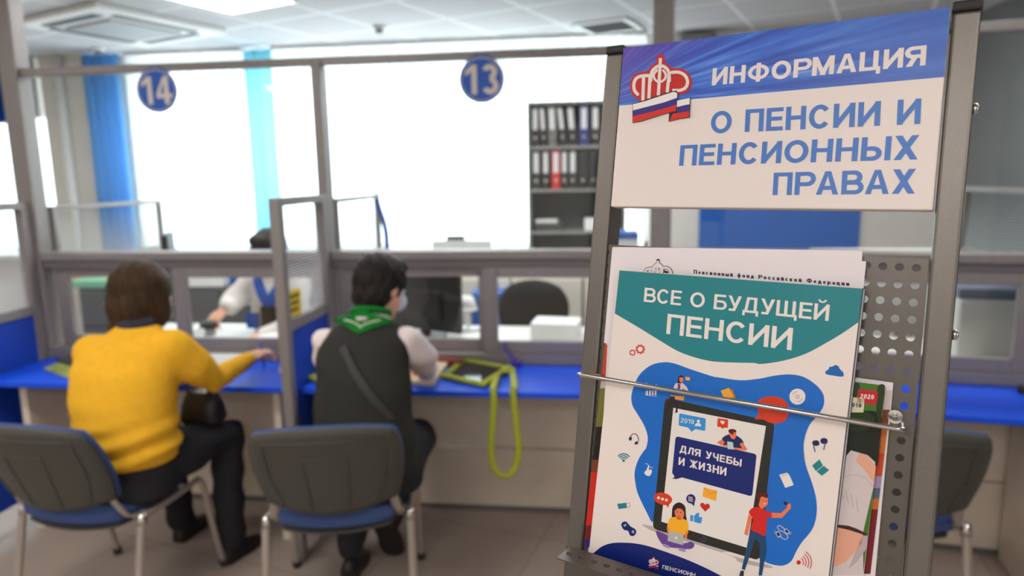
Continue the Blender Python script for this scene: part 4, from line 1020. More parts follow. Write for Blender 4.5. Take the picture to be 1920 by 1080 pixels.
def head(mb, c, fw, up, neck):
    c = V(c); fw = V(fw).normalized(); up = V(up); up = (up - fw * up.dot(fw)).normalized(); rt = fw.cross(up)
    R = M((rt, fw, up)).transposed()
    mb.ell(c + up * .022 - fw * .012, (.077, .096, .100), R); mb.ell(c + fw * .022 - up * .035, (.063, .076, .088), R)
    mb.ell(c + fw * .058 - up * .098, (.030, .028, .024), R)
    mb.caps([c + fw * .094 + up * .008, c + fw * .110 - up * .030], [.008, .014], 10)
    mb.ell(c + fw * .088 - up * .064, (.024, .012, .011), R)
    for s in (1, -1): mb.ell(c + rt * (.078 * s) - fw * .008 - up * .012, (.011, .020, .032), R)
    mb.caps([c - up * .05 - fw * .022, V(neck)], [.054, .060], 14)
    return c, fw, up, rt
def face(parent, hd):
    c, fw, up, rt = hd; R = M((rt, fw, up)).transposed()
    for s in (1, -1):
        e = MB().ell(c + rt * (.031 * s) + fw * .087 - up * .004, (.0125, .011, .009), R, nu=14, nv=10); e.build('eye', mat('eye_white', S(236, 232, 228), .25), parent)
        MB().ell(c + rt * (.031 * s) + fw * .0965 - up * .004, (.0055, .003, .0058), R, nu=12, nv=8).build('iris', mat('dark_iris', S(50, 34, 26), .2), parent)
        MB().tube([c + rt * (.014 * s) + fw * .098 + up * .016, c + rt * (.03 * s) + fw * .096 + up * .022, c + rt * (.048 * s) + fw * .083 + up * .015], .0032, 6).build('eyebrow', mat('brow_hair', S(52, 38, 32), .8), parent)
    MB().ell(c + fw * .097 - up * .064, (.021, .007, .0065), R, nu=16, nv=8).build('lips', mat('lip_skin', S(186, 100, 92), .45), parent)
def shoe(mb, heel, toe, up=(0, 0, 1), w=.045):
    h, t = V(heel), V(toe); d = (t - h); L = d.length; d.normalize(); u = V(up); u = (u - d * u.dot(d)).normalized(); a = d.cross(u)
    rs = []
    for k, (s, wd, ht) in enumerate(((-.06, .45, .55), (0, .75, .95), (.12, .82, 1.0), (.35, .80, .92), (.6, .98, .62), (.85, .92, .46), (.97, .62, .36), (1.03, .25, .25))):
        rs.append([h + d * (L * s) + a * (w * wd * cos(q)) + u * (max(0, sin(q)) * .098 * ht - .004 + .012 * (sin(q) < 0) * 0) for q in [2 * pi * i / 16 for i in range(16)]])
    return mb.rings(rs)
def person(label, body, head_c, fw, up, neck):
    hd = head(body, head_c, fw, up, neck)
    m = melt(body, .0075, 3, .45)
    o = m.build('person', SKIN); tag(o, label, 'person'); face(o, hd)
    return o, hd
def cloth(name, mb, m, parent, vox=.011, it=7, fold=None):
    q = melt(mb, vox, it)
    if fold: skinfold(q, *fold)
    return q.build(name, m, parent)
def hairmat(n, c): return mat(n, c, .6, spec=.18, noise=(60, .35, (1, 1, .18)), bump=(90, .5))
HAIR_B = hairmat('brown_hair', S(58, 41, 24)); HAIR_K = hairmat('black_hair', S(36, 33, 31)); HAIR_D = hairmat('dark_brown_hair', S(44, 36, 34))

# --- woman in the yellow sweater
def yellow_woman():
    tor = [((-1.735, 2.25, .53), .165, .125, 0), ((-1.72, 2.245, .66), .165, .12, 0), ((-1.725, 2.265, .80), .17, .12, 0), ((-1.73, 2.30, .94), .175, .11, 0), ((-1.72, 2.33, 1.03), .12, .08, 0), ((-1.71, 2.345, 1.075), .06, .055, 0)]
    Rs, Re = (-1.565, 2.325, 1.00), J(401, 713, 2.46); Rw = J(466, 674, 2.74); Rh = J(487, 662, 2.80)
    Ls, Le, Lw = (-1.875, 2.315, .985), (-1.955, 2.44, .82), (-1.80, 2.70, .80)
    hips = ((-1.655, 2.27, .565), (-1.535, 2.60, .565), (-1.545, 2.575, .12)), ((-1.825, 2.27, .565), (-1.865, 2.66, .56), (-1.865, 2.72, .12))
    b = MB(); b.body(tor)
    b.caps([Rs, Re, Rw], [.05, .042, .028]); b.caps([Ls, Le, Lw], [.05, .042, .028])
    hand(b, Rw, Rh - Rw, (0, 0, 1), -1, .75); hand(b, Lw, (.85, .5, -.05), (0, 0, 1), 1, .3)
    for h, k, a in hips: b.caps([h, k, a], [.085, .055, .04])
    b.ell((-1.54, 2.62, .035), (.02, .07, .018)); b.ell((-1.86, 2.77, .035), (.02, .07, .018))
    hc = J(268, 554, 2.42)
    o, hd = person('woman in a yellow sweater and dark trousers seated at window 14, back turned', b, hc, (.38, .92, -.18), (.02, .12, 1), (-1.708, 2.345, 1.08))
    # sweater
    s = MB()
    s.body([((-1.715, 2.235, .605), .178, .150, 0), ((-1.71, 2.23, .66), .183, .152, 0), ((-1.712, 2.235, .74), .182, .148, 0), ((-1.728, 2.255, .84), .196, .148, 0), ((-1.735, 2.285, .94), .200, .135, 0), ((-1.728, 2.315, 1.01), .175, .108, 0), ((-1.715, 2.338, 1.06), .11, .082, 0), ((-1.71, 2.345, 1.085), .082, .07, 0)], 32)
    s.caps([Rs, (V(Rs) + V(Re)) / 2 + V((.012, -.01, 0)), Re, Rw], [.080, .074, .052, .034], 18); s.caps([Ls, Le, Lw], [.074, .062, .042], 18)
    def wr(v):
        k = max(0, 1 - abs(v.z - .68) / .12); a = sin(78 * v.z + 3.0 * sin(7 * v.x + 4 * v.y) + 2 * v.x)
        e = max(0, 1 - (v - V(Re)).length / .13) * sin(60 * (v.x + v.y)) * .5
        return k * a + e + .14 * sin(31 * v.z + 9 * v.x)
    m = melt(s, .011, 8); skinfold(m, .0115, wr)
    m.build('sweater', mat('mustard_yellow_knit', S(240, 180, 48), .9, spec=.1, noise=(40, .05), bump=(420, .35)), o)
    c = MB()
    c.tube([V((-1.708 + .064 * cos(t), 2.350 + .058 * sin(t), 1.100 + .012 * sin(t))) for t in [2 * pi * i / 24 for i in range(24)]], .028, 8, loop=True, side=(0, 0, 1), ry=.011)
    c.build('collar', mat('dark_collar_cloth', S(44, 46, 58), .85), o)
    # hair: a chin length bob
    c0, fw, up, rt = hd; R = M((rt, fw, up)).transposed(); h = MB()
    h.ell(c0 + up * .030 - fw * .016, (.106, .116, .108), R); h.ell(c0 - fw * .052 - up * .035, (.108, .072, .105), R); h.ell(c0 - fw * .045 - up * .098, (.102, .056, .074), R); h.ell(c0 - fw * .058 - up * .125, (.092, .045, .055), R)
    for sd in (1, -1): h.ell(c0 + rt * (.085 * sd) - fw * .006 - up * .045, (.026, .070, .098), R); h.ell(c0 + rt * (.078 * sd) - fw * .03 - up * .10, (.026, .05, .055), R)
    cloth('hair', h, HAIR_B, o, .008, 5, (.0028, lambda v: sin(150 * v.x + 40 * v.z)))
    p = MB(); p.body([((-1.73, 2.25, .47), .17, .14, 0), ((-1.73, 2.245, .54), .182, .148, 0), ((-1.725, 2.24, .60), .172, .14, 0)])
    for (hh, k, a) in hips: p.caps([hh, (V(hh) + V(k)) / 2 + V((0, 0, .005)), k, (V(k) + V(a)) / 2 + V((0, -.01, 0)), V(a) + V((0, 0, -.03))], [.105, .096, .078, .064, .060], 18)
    cloth('trousers', p, mat('black_trousers', S(42, 42, 46), .8, spec=.2, noise=(80, .1)), o, .011, 6, (.004, lambda v: sin(46 * v.z + 20 * v.y)))
    BOOT = mat('black_shoe_leather', S(34, 32, 32), .35)
    shoe(MB(), (-1.56, 2.535, .004), (-1.505, 2.735, .004)).build('shoe', BOOT, o); shoe(MB(), (-1.868, 2.69, .004), (-1.85, 2.90, .004)).build('shoe', BOOT, o)
    return o, Rw, Rh
yw, yRw, yRh = yellow_woman()

# --- person in the black vest with a green neckerchief
def vest_person():
    Rs, Re, Rw = (-.685, 2.395, 1.02), J(790, 668, 2.52), (-.70, 2.77, .80)
    Ls, Le, Lw = (-.985, 2.395, 1.015), (-1.03, 2.50, .84), (-.90, 2.76, .80)
    legs = ((-.725, 2.30, .580), (-.725, 2.68, .55), (-.845, 2.62, .20)), ((-.90, 2.31, .575), (-.93, 2.70, .56), (-.985, 2.50, .13))
    b = MB(); b.body([((-.83, 2.31, .54), .155, .115, 0), ((-.83, 2.31, .68), .145, .105, 0), ((-.83, 2.335, .84), .145, .10, 0), ((-.835, 2.365, .97), .145, .09, 0), ((-.83, 2.40, 1.05), .10, .07, 0), ((-.822, 2.42, 1.095), .055, .05, 0)])
    b.caps([Rs, Re, Rw], [.045, .038, .026]); b.caps([Ls, Le, Lw], [.045, .038, .026])
    hand(b, Rw, (-.25, .9, -.1), (0, 0, 1), -1, .7); hand(b, Lw, (.6, .75, -.08), (0, 0, 1), 1, .3)
    for q in legs: b.caps(list(q), [.08, .05, .036])
    b.caps([(-.845, 2.62, .20), (-.848, 2.64, .13)], [.028, .016]); b.ell((-.985, 2.55, .035), (.02, .06, .018))
    hc = J(714, 538, 2.50)
    o, hd = person('person in black vest and green neckerchief seated at window 13, back turned', b, hc, (.45, .86, -.30), (.08, .28, 1), (-.82, 2.425, 1.10))
    s = MB()
    s.caps([Rs, (V(Rs) + V(Re)) / 2 + V((.01, -.01, 0)), Re, Rw], [.060, .064, .062, .042], 18); s.caps([Ls, Le, Lw], [.058, .056, .042], 18)
    s.body([((-.832, 2.37, .92), .158, .105, 0), ((-.832, 2.39, 1.02), .15, .09, 0), ((-.825, 2.41, 1.08), .085, .072, 0), ((-.822, 2.42, 1.12), .068, .064, 0)])
    cloth('white_shirt', s, mat('white_shirt_cotton', S(232, 218, 214), .85, spec=.15), o, .010, 7, (.004, lambda v: sin(55 * v.z + 30 * v.x)))
    v_ = MB(); v_.body([((-.825, 2.295, .585), .204, .156, 0), ((-.825, 2.295, .66), .198, .146, 0), ((-.828, 2.305, .76), .184, .134, 0), ((-.832, 2.33, .87), .178, .128, 0), ((-.835, 2.36, .97), .176, .120, 0), ((-.833, 2.385, 1.035), .172, .10, 0), ((-.828, 2.405, 1.078), .125, .085, 0)], 32)
    vm = melt(v_, .010, 5); skinfold(vm, .003, lambda v: sin(40 * v.z + 12 * v.x))
    bvh = BVHTree.FromPolygons([tuple(q) for q in vm.v], vm.f)
    def on_back(x, z, top=9.):
        hit = bvh.ray_cast(V((x, 1.5, z)), V((0, 1, 0)))[0]
        return min(top, hit.y) if hit else top
    v_ = vm.build('vest', mat('black_vest_cloth', S(50, 50, 46), .85, spec=.2, noise=(120, .08)), o)
    # diagonal strap over the back
    pts = []
    for k in range(13):
        t = k / 12; x = -.885 + .20 * t; z = 1.03 - .26 * t
        pts.append((x, on_back(x, z, 2.36) - .004, z))
    MB().tube(pts, .017, 8, side=(.6, 0, .5), ry=.003).build('shoulder_strap', mat('dark_strap_webbing', S(66, 64, 60), .8), o)
    # neckerchief: rolled collar and a pointed flap on the back
    G_ = mat('green_neckerchief_cotton', S(22, 122, 44), .85, spec=.2)
    n = MB(); n.tube([V((-.820 + .066 * cos(t), 2.428 + .066 * sin(t), 1.126 - .026 * sin(t))) for t in [2 * pi * i / 28 for i in range(28)]], .012, 10, loop=True)
    rows = []; tip = J(664, 630, 2.262); NR = 12
    for r_ in range(NR + 1):
        t = r_ / NR; z = 1.150 + (tip.z - 1.150) * t; w = (.060 + .062 * t / .28 if t < .28 else .122 * (1 - (t - .28) / .72)) + .002; cx = -.820 + (tip.x + .820) * t
        row = []
        for k in range(17):
            u = -1 + k / 8; x = cx + w * u
            zz = z - .022 * (abs(u) ** 1.6) * (1 - t)
            row.append(V((x, on_back(x, zz, 2.340 + 1.6 * (x + .82) ** 2) - .009, zz)))
        rows.append(row)
    f = MB(); f.rings(rows, closed=False, caps=False)
    kf = f.build('neckerchief', G_, o, solid=.006); n.build('neckerchief_roll', G_, o)
    def onflap(u, t):
        r_ = t * NR; i = min(NR - 1, int(r_)); q = r_ - i; k = (u + 1) * 8; j = min(15, int(k)); e = k - j
        a = rows[i][j].lerp(rows[i][j + 1], e); bb_ = rows[i + 1][j].lerp(rows[i + 1][j + 1], e); return a.lerp(bb_, q) + V((0, -.0042, .001))
    pp = MB()
    pp.rings([[onflap(u, t) for u in (-.18, 0, .20)] for t in (.28, .36, .46)], closed=False, caps=False)
    pp.build('white_patch', mat('pale_patch_cloth', S(222, 218, 206), .8), kf, solid=.001)
    ln = MB(); ln.tube([onflap(-.62 + .62 * k / 8, .36 + .44 * k / 8) for k in range(9)] + [onflap(.62 * k / 8, .80 - .44 * k / 8) for k in range(1, 9)], .0028, 6)
    ln.build('piping', mat('pale_patch_cloth', S(222, 218, 206), .8), kf)
    c0, fw, up, rt = hd; R = M((rt, fw, up)).transposed(); h = MB()
    h.ell(c0 + up * .030 - fw * .016, (.094, .110, .102), R); h.ell(c0 - fw * .045 - up * .022, (.088, .066, .085), R); h.ell(c0 - fw * .055 - up * .065, (.066, .040, .050), R); h.ell(c0 + fw * .04 + up * .085, (.075, .06, .04), R)
    for sd in (1, -1): h.ell(c0 + rt * (.076 * sd) + fw * .012 + up * .032, (.016, .045, .045), R)
    cloth('hair', h, HAIR_K, o, .007, 4, (.003, lambda v: sin(130 * v.x + 60 * v.y) * sin(90 * v.z)))
    p = MB(); p.body([((-.815, 2.31, .49), .19, .15, 0), ((-.815, 2.305, .56), .198, .158, 0), ((-.82, 2.30, .62), .180, .14, 0)])
    for q in legs: p.caps([q[0], (V(q[0]) + V(q[1])) / 2, q[1], (V(q[1]) + V(q[2])) / 2, q[2]], [.112, .098, .078, .066, .056], 18)
    cloth('trousers', p, mat('black_trousers', S(42, 42, 46), .8), o, .011, 6, (.004, lambda v: sin(46 * v.z + 20 * v.y)))
    SH = mat('black_shoe_leather', S(34, 32, 32), .35)
    shoe(MB(), (-.862, 2.558, .205), (-.838, 2.645, .018), (-.1, .9, .3), .054).build('shoe', SH, o); shoe(MB(), (-.985, 2.455, .004), (-.985, 2.66, .004)).build('shoe', SH, o)
    # face mask strap side: pale mask edge seen past the ear
    e = MB(); e.ell(c0 + fw * .085 - up * .045, (.058, .034, .042), R)
    e.build('face_mask', mat('pale_blue_mask', S(206, 218, 236), .8), o)
    return o
vest_person()

# --- clerk behind the glass
def clerk():
    Rs, Re, Rw = (-1.955, 3.68, 1.035), (-2.005, 3.53, .935), J(420, 581, 3.42)
    Ls, Le, Lw = (-1.66, 3.69, 1.03), (-1.62, 3.54, .86), (-1.74, 3.38, .80)
    b = MB(); b.body([((-1.80, 3.74, .52), .15, .11, 0), ((-1.80, 3.74, .70), .15, .105, 0), ((-1.80, 3.72, .88), .155, .10, 0), ((-1.805, 3.70, 1.0), .15, .09, 0), ((-1.805, 3.69, 1.075), .10, .065, 0), ((-1.80, 3.685, 1.115), .055, .05, 0)])
    b.caps([Rs, Re, Rw], [.045, .038, .026]); b.caps([Ls, Le, Lw], [.045, .038, .026])
    hand(b, Rw, J(400, 601, 3.34) - Rw, (0, 0, 1), 1, .8); hand(b, Lw, (-.6, -.75, -.05), (0, 0, 1), -1, .35)
    for s in (-1, 1): b.caps([(-1.80 + s * .09, 3.74, .53), (-1.80 + s * .10, 3.36, .53), (-1.80 + s * .10, 3.36, .11)], [.08, .055, .04]); b.ell((-1.80 + s * .10, 3.33, .035), (.02, .07, .018))
    hc = V((-1.815, 3.655, 1.225))
    o, hd = person('clerk in a white blouse and blue scarf seated behind the glass of window 14', b, hc, (-.25, -.93, -.28), (0, -.25, 1), (-1.80, 3.685, 1.12))
    s = MB(); s.body([((-1.80, 3.735, .60), .17, .13, 0), ((-1.80, 3.73, .75), .168, .125, 0), ((-1.80, 3.715, .90), .172, .122, 0), ((-1.805, 3.695, 1.01), .168, .105, 0), ((-1.805, 3.685, 1.075), .11, .075, 0), ((-1.80, 3.685, 1.10), .07, .06, 0)])
    s.caps([Rs, Re, Rw + V((.01, .02, .01))], [.070, .062, .045], 18); s.caps([Ls, Le, Lw], [.066, .056, .042], 18)
    cloth('blouse', s, mat('white_blouse', S(226, 220, 214), .8), o, .011, 7, (.004, lambda v: sin(50 * v.z + 30 * v.x)))
    SC_ = mat('royal_blue_scarf', S(24, 82, 178), .7); f = MB()
    f.tube(catmull([(-1.80, 3.75, 1.135), (-1.865, 3.70, 1.115), (-1.875, 3.63, 1.075), (-1.84, 3.585, 1.0), (-1.80, 3.572, .925)], n=5), .030, 10, side=(1, 0, 0), ry=.010)
    f.tube(catmull([(-1.80, 3.75, 1.135), (-1.735, 3.70, 1.115), (-1.725, 3.63, 1.075), (-1.76, 3.585, 1.0), (-1.80, 3.570, .925)], n=5), .030, 10, side=(1, 0, 0), ry=.010)
    f.build('scarf', SC_, o)
    MB().box((-1.80, 3.568, .86), (.09, .02, .13)).build('badge_wallet', BLACK, o, bevel=.006)
    MB().box((-1.90, 3.575, .84), (.07, .02, .09)).build('blue_pocket_card', SC_, o, bevel=.004)
    c0, fw, up, rt = hd; R = M((rt, fw, up)).transposed(); h = MB()
    h.ell(c0 + up * .030 - fw * .016, (.096, .112, .102), R); h.ell(c0 - fw * .05 - up * .03, (.092, .066, .09), R); h.ell(c0 + fw * .05 + up * .085, (.07, .05, .034), R)
    for sd in (1, -1): h.ell(c0 + rt * (.08 * sd) - up * .01, (.02, .06, .07), R)
    cloth('hair', h, HAIR_D, o, .008, 5, (.002, lambda v: sin(150 * v.x)))
    p = MB(); p.body([((-1.80, 3.75, .50), .17, .13, 0), ((-1.80, 3.74, .60), .17, .13, 0)])
    for s_ in (-1, 1): p.caps([(-1.80 + s_ * .09, 3.74, .555), (-1.80 + s_ * .10, 3.36, .55), (-1.80 + s_ * .10, 3.36, .11)], [.10, .075, .06], 16)
    cloth('skirt_trousers', p, mat('navy_trousers', S(40, 46, 70), .8), o, .012, 6)
    for s_ in (-1, 1): shoe(MB(), (-1.80 + s_ * .10, 3.40, .004), (-1.80 + s_ * .10, 3.21, .004)).build('shoe', mat('black_shoe_leather', S(34, 32, 32), .35), o)
    return o
clerk()

# ------------------------------------------------------------------ things on the counters
def flat(name, m, px, z, th, label, cat, group=None, bevel=None):
    """lying sheet or block given by the outline of its top seen in the photograph"""
    top = [G(x, y, z + th) for x, y in px]
    mb = MB().prism([p - V((0, 0, th)) for p in top], (0, 0, th))
    return tag(mb.build(name, m, bevel=bevel), label, cat, group)
ZC = .7505
LIME = mat('lime_green_silicone', S(164, 172, 36), .5)
SCREEN = mat('black_glass_screen', S(14, 15, 20), .08, spec=.6)
def tablet():
    c = [G(x, y, ZC + .012) for x, y in ((831, 706), (868, 674), (957, 690), (906, 722))]
    ctr = sum(c, V()) / 4; t = thing('tablet', 'black tablet in a lime green case with a hanging strap on the counter', 'tablet', (ctr.x, ctr.y, ZC))
    sc = lambda k: [ctr + (p - ctr) * k for p in c]
    MB().prism([p - V((0, 0, .011)) for p in sc(1.0)], (0, 0, .007)).build('case', LIME, t, bevel=.003)
    a = MB(); o_, i_ = sc(1.02), sc(.84)
    for k in range(4): a.tube([o_[k] * .55 + i_[k] * .45, o_[(k + 1) % 4] * .55 + i_[(k + 1) % 4] * .45], .011, 10, side=(0, 0, 1), ry=.016)
    for p in c: a.ell(ctr + (p - ctr) * .94 + V((0, 0, .001)), (.020, .020, .013))
    a.build('bumper', LIME, t)
    MB().prism([p - V((0, 0, .004)) for p in sc(.88)], (0, 0, .006)).build('screen', SCREEN, t, bevel=.001)
    e = (c[2] + c[3]) / 2; e2 = c[2]
    pts = [e + V((-.01, .0, .008)), e + V((.035, -.02, .016))]
    edge = 2.652
    A = J(925, 727, edge); B = J(962, 716, edge); 
    loop = [e + V((0, 0, .004)), V((A.x - .004, edge + .03, .768)), V((A.x, edge - .004, .765)), J(926, 760, edge - .012), J(921, 830, edge - .016), J(924, 868, edge - .018), J(935, 888, edge - .02), J(946, 893, edge - .02), J(958, 888, edge - .02), J(969, 868, edge - .018), J(972, 830, edge - .016), J(964, 760, edge - .012), V((B.x, edge - .004, .767)), V((B.x + .002, edge + .03, .77)), c[2] + V((.01, -.02, .006))]
    MB().tube(catmull([tuple(p) for p in loop], n=6), .0135, 8, side=(1, .0, 0), ry=.0022).build('strap', LIME, t)
    MB().tube([c[2] + V((-.03, -.01, .008)), e + V((.03, .03, .012)), e + V((.07, .05, .008))], .012, 8, side=(0, 1, 0), ry=.006).build('strap_buckle', LIME, t)
tablet()
CREAMP = mat('cream_paper_block', S(236, 216, 176), .7)
flat('notebook', [CREAMP], [(740, 712), (772, 684), (846, 670), (813, 715)], ZC, .022, 'thick open cream notebook under the arm of the person in vest', 'notebook', bevel=.003)
tag(MB().box((J(842, 676, 3.03).x, 3.035, ZC + .018), (.13, .05, .034), M.Rotation(rad(-14), 3, 'Z')).build('spectacle_case', mat('dark_red_leather', S(126, 40, 40), .5), bevel=.010), 'dark red spectacle case between notebook and tablet', 'case')
flat('open_booklet', [WHITE], [(372, 657), (448, 654), (462, 664), (404, 690), (384, 676)], ZC, .034, 'open white booklet beside the right arm of the woman in yellow', 'booklet', bevel=.003)
flat('magazine', mat('yellow_green_print', S(150, 160, 80), .5, noise=(22, .45)), [(82, 690), (128, 672), (160, 692), (140, 712)], ZC, .006, 'yellow and green magazine on the counter left of the woman in yellow', 'magazine')
flat('magazine', mat('dark_print', S(70, 66, 62), .5, noise=(22, .4)), [(104, 676), (140, 662), (165, 676), (140, 686)], ZC + .0065, .006, 'dark magazine lying on the yellow and green one', 'magazine')
flat('pouch', LIME, [(573, 704), (600, 696), (622, 706), (600, 716)], ZC, .016, 'lime green pouch peeking out left of the person in the black vest', 'pouch', bevel=.006)
q = MB(); w_ = G(533, 694, ZC + .02); q.ell(w_ + V((0, 0, .002)), (.024, .022, .020), nu=12, nv=8); q.ell(w_ + V((.014, .01, .008)), (.018, .016, .016), nu=12, nv=8); q.ell(w_ + V((-.012, .012, .004)), (.016, .018, .017), nu=12, nv=8)
tag(melt(q, .004, 2).build('tissue', WHITE), 'crumpled white tissue on the blue counter beside the tall side screen', 'tissue')
# purple coil pen fixed to the sill
PURP = mat('purple_plastic', S(64, 44, 168), .4)
t = thing('counter_pen', 'purple pen cord hanging from the window sill onto the counter', 'pen', (G(966, 674, ZC).x, 3.03, ZC))
p0 = V((J(946, 632, 3.06).x, 3.062, .858)); p1 = V((J(968, 682, 3.02).x, 3.02, ZC + .012))
MB().tube(catmull([tuple(p0), tuple(p0 + V((.0, -.004, -.03))), tuple(p0.lerp(p1, .6) + V((-.004, 0, 0))), tuple(p1)], n=6), .0055, 8).build('cord', PURP, t)
cc = MB(); cc.tube([p1 + V((.022 * cos(a), .018 * sin(a), -.004 + .0011 * a)) for a in [k * .5 for k in range(38)]], .0045, 6); cc.build('coil', PURP, t)
# the pen in the hand of the woman in yellow
h_ = yRh
tag(MB().tube([h_ + V((.004, .02, -.085)), h_ + V((.006, .018, -.06)), h_ + V((.010, -.004, .05))], [.0012, .0042, .0045], 10).build('pen', PURP), 'purple pen in the right hand of the woman in yellow', 'pen')
tag(MB().cyl(G(1916, 737, ZC), G(1916, 737, ZC) + V((0, 0, .03)), .016, 16, r2=.013).build('pen_stand', BLACK, bevel=.002), 'small black pen stand on the right counter at the edge', 'pen stand')

# handbag on the lap of the woman in yellow
BAGM = mat('black_bag_leather', S(36, 36, 38), .42)
t = thing('handbag', 'black handbag on the lap of the woman in yellow', 'bag', (-1.60, 2.52, .635))
m_ = MB(); pts = []
for z, sx, sy in ((.640, .075, .05), (.66, .088, .06), (.72, .080, .05), (.775, .062, .026)):
    pts.append([V((-1.585 + sx * (abs(cos(a)) ** .6) * (1 if cos(a) > 0 else -1), 2.52 + sy * (abs(sin(a)) ** .6) * (1 if sin(a) > 0 else -1), z)) for a in [2 * pi * k / 24 for k in range(24)]])
m_.rings(pts).build('body', BAGM, t)
for s_ in (-1, 1): MB().tube(catmull([(-1.63, 2.52 + s_ * .018, .765), (-1.62, 2.52 + s_ * .024, .83), (-1.585, 2.52 + s_ * .026, .85), (-1.55, 2.52 + s_ * .024, .83), (-1.54, 2.52 + s_ * .018, .765)], n=5), .006, 8).build('strap', BAGM, t)
MB().tube([(-1.645, 2.505, .775), (-1.525, 2.505, .775)], .0035, 8).build('zip', CHROME, t)

# ------------------------------------------------------------------ the clerks' side
DESK = mat('white_desk_laminate', S(222, 220, 216), .45)
def desk(label, m, x0, x1):
    t = thing('clerk_desk', label, 'desk', m @ V(((x0 + x1) / 2, .42, 0)), 0, 'white clerk desks behind the partition')
    b = lambda a, c: xf(MB().span(a, c), m)
    b((x0, .062, .725), (x1, .78, .75)).build('desk_top', DESK, t, bevel=.003)
    for x in (x0 + .02, x1 - .02): b((x - .018, .08, 0), (x + .018, .74, .725)).build('leg_panel', DESK, t)
    return t
desk('white desk of the clerk behind window 14', T(XA, PY, 0), .05, XBp - XA - .03)
desk('white desk behind window 13 with the black monitor', T(XBp, PY, 0), .05, XC - XBp - .03)
desk('white desk behind the right bay beyond the information stand', M2, .06, 1.98)
ZD = .751
def boxat(name, m, c, d, label, cat, rz=0, group=None, bevel=.003, mi=0):
    return tag(MB().box(c, d, M.Rotation(rz, 3, 'Z')).build(name, m, bevel=bevel), label, cat, group)
def monitor(label, x, y, rz, w=.47, h=.29, zc=1.0):
    t = thing('monitor', label, 'monitor', (x, y, ZD), rz); R = M.Rotation(rz, 3, 'Z'); c = V((x, y, zc))
    q = lambda cx, d, n, m, bv=.006: MB().box(c + R @ V(cx), d, R).build(n, m, t, bevel=bv)
    q((0, 0, 0), (w, .035, h), 'housing', BLACK); q((0, -.026, -.02), (w * .5, .03, h * .5), 'rear_cover', BLACK, .01); q((0, .0185, 0), (w - .03, .002, h - .03), 'screen', SCREEN, None)
    q((0, -.015, -h / 2 - .04), (.06, .02, .14), 'neck', BLACK); MB().box(V((x, y, ZD + .008)) + R @ V((0, -.01, 0)), (.22, .17, .015), R).build('base', BLACK, t, bevel=.004)
monitor('black monitor on the desk behind window 13, seen from its back', -.90, 3.60, rad(-24), .46, .33, .955)
monitor('dark monitor standing on the left part of the desk of window 14', -2.42, 3.66, rad(118), .36, .30, 1.18)
# office chair
t = thing('office_chair', 'black office chair with rounded mesh back behind window 13', 'office chair', (-.36, 4.12, 0), rad(8))
MESH = mat('black_mesh_fabric', S(48, 48, 46), .9, spec=.15)
def obk(u, v): 
    return V((-.365 + u * .225, 4.16 + .055 * u * u, .79 + v * .195)), V((0, -1, 0))
pad(MB(), obk, k=.46, th=.05).build('backrest', MESH, t)
pad(MB(), lambda u, v: (V((-.365 + u * .23, 4.38 + v * .23, .47)), V((0, 0, 1))), k=.3, th=.08).build('seat', MESH, t)
MB().tube(catmull([(-.365, 4.13, .66), (-.365, 4.12, .5), (-.365, 4.22, .42), (-.365, 4.34, .42)], n=4), .03, 10, side=(1, 0, 0), ry=.012).build('back_bracket', BLACK, t)
MB().cyl((-.365, 4.38, .12), (-.365, 4.38, .44), .028).build('gas_column', BLACK, t)
for k in range(5):
    a = 2 * pi * k / 5 + .3; e = V((-.365 + .28 * cos(a), 4.38 + .28 * sin(a), .075))
    l_ = MB().tube([(-.365, 4.38, .115), e], [.024, .017], 10).build('base_leg', BLACK, t); MB().cyl(e + V((-.012, 0, -.046)), e + V((.012, 0, -.046)), .028, 16).build('caster', BLACK, l_)
t2 = copy_tree(t); place(t2, (-1.80, 4.02, 0), rad(180 + 4)); t2['label'] = 'dark office chair under the clerk in the white blouse behind window 14'
# papers and small things on the desks
boxat('paper_stack', WHITE, (J(1043, 622, 3.62).x, 3.64, ZD + .045), (.25, .20, .09), 'low white box of papers on the desk behind window 13', 'paper stack', rad(-6))
boxat('paper_stack', WHITE, (-.62, 3.50, ZD + .012), (.30, .22, .024), 'flat white papers beside the black monitor behind window 13', 'paper stack', rad(10))
t = thing('desk_lamp', 'small white round desk lamp right of the black monitor', 'lamp', (-.70, 3.76, ZD))
MB().cyl((-.70, 3.76, ZD), (-.70, 3.76, ZD + .015), .06).build('base', WHITEP, t); MB().tube(catmull([(-.70, 3.76, ZD + .01), (-.71, 3.77, .84), (-.70, 3.75, .92)], n=5), .009, 8).build('arm', WHITEP, t); MB().cyl((-.70, 3.75, .95), (-.70, 3.72, .885), .035, r2=.062).build('lamp_shade', WHITEP, t)
for k, (x, y, z, sx, sy, sz, a, lb) in enumerate(((-1.66, 3.33, .022, .36, .24, .044, 8, 'thick white paper pile on the desk in front of the clerk'), (-1.58, 3.31, .056, .30, .21, .022, -10, 'upper white papers lying on the thick pile in front of the clerk'), (-2.30, 3.40, .03, .24, .30, .06, 5, 'white papers under the hand of the clerk behind window 14'))):
    boxat('paper_stack', WHITE, (x, y, ZD + z), (sx, sy, sz), lb, 'paper stack', rad(a))
p = J(392, 613, 3.32)
t = thing('rubber_stamp', 'black round topped stamp under the hand of the clerk', 'stamp', (p.x, p.y, ZD + .061))
MB().ell((p.x, p.y, p.z + .012), (.050, .045, .024)).build('knob', BLACK, t); MB().cyl((p.x, p.y, ZD + .062), (p.x, p.y, p.z + .004), .030, r2=.022).build('body', mat('clear_grey_plastic', S(170, 176, 178), .25), t)
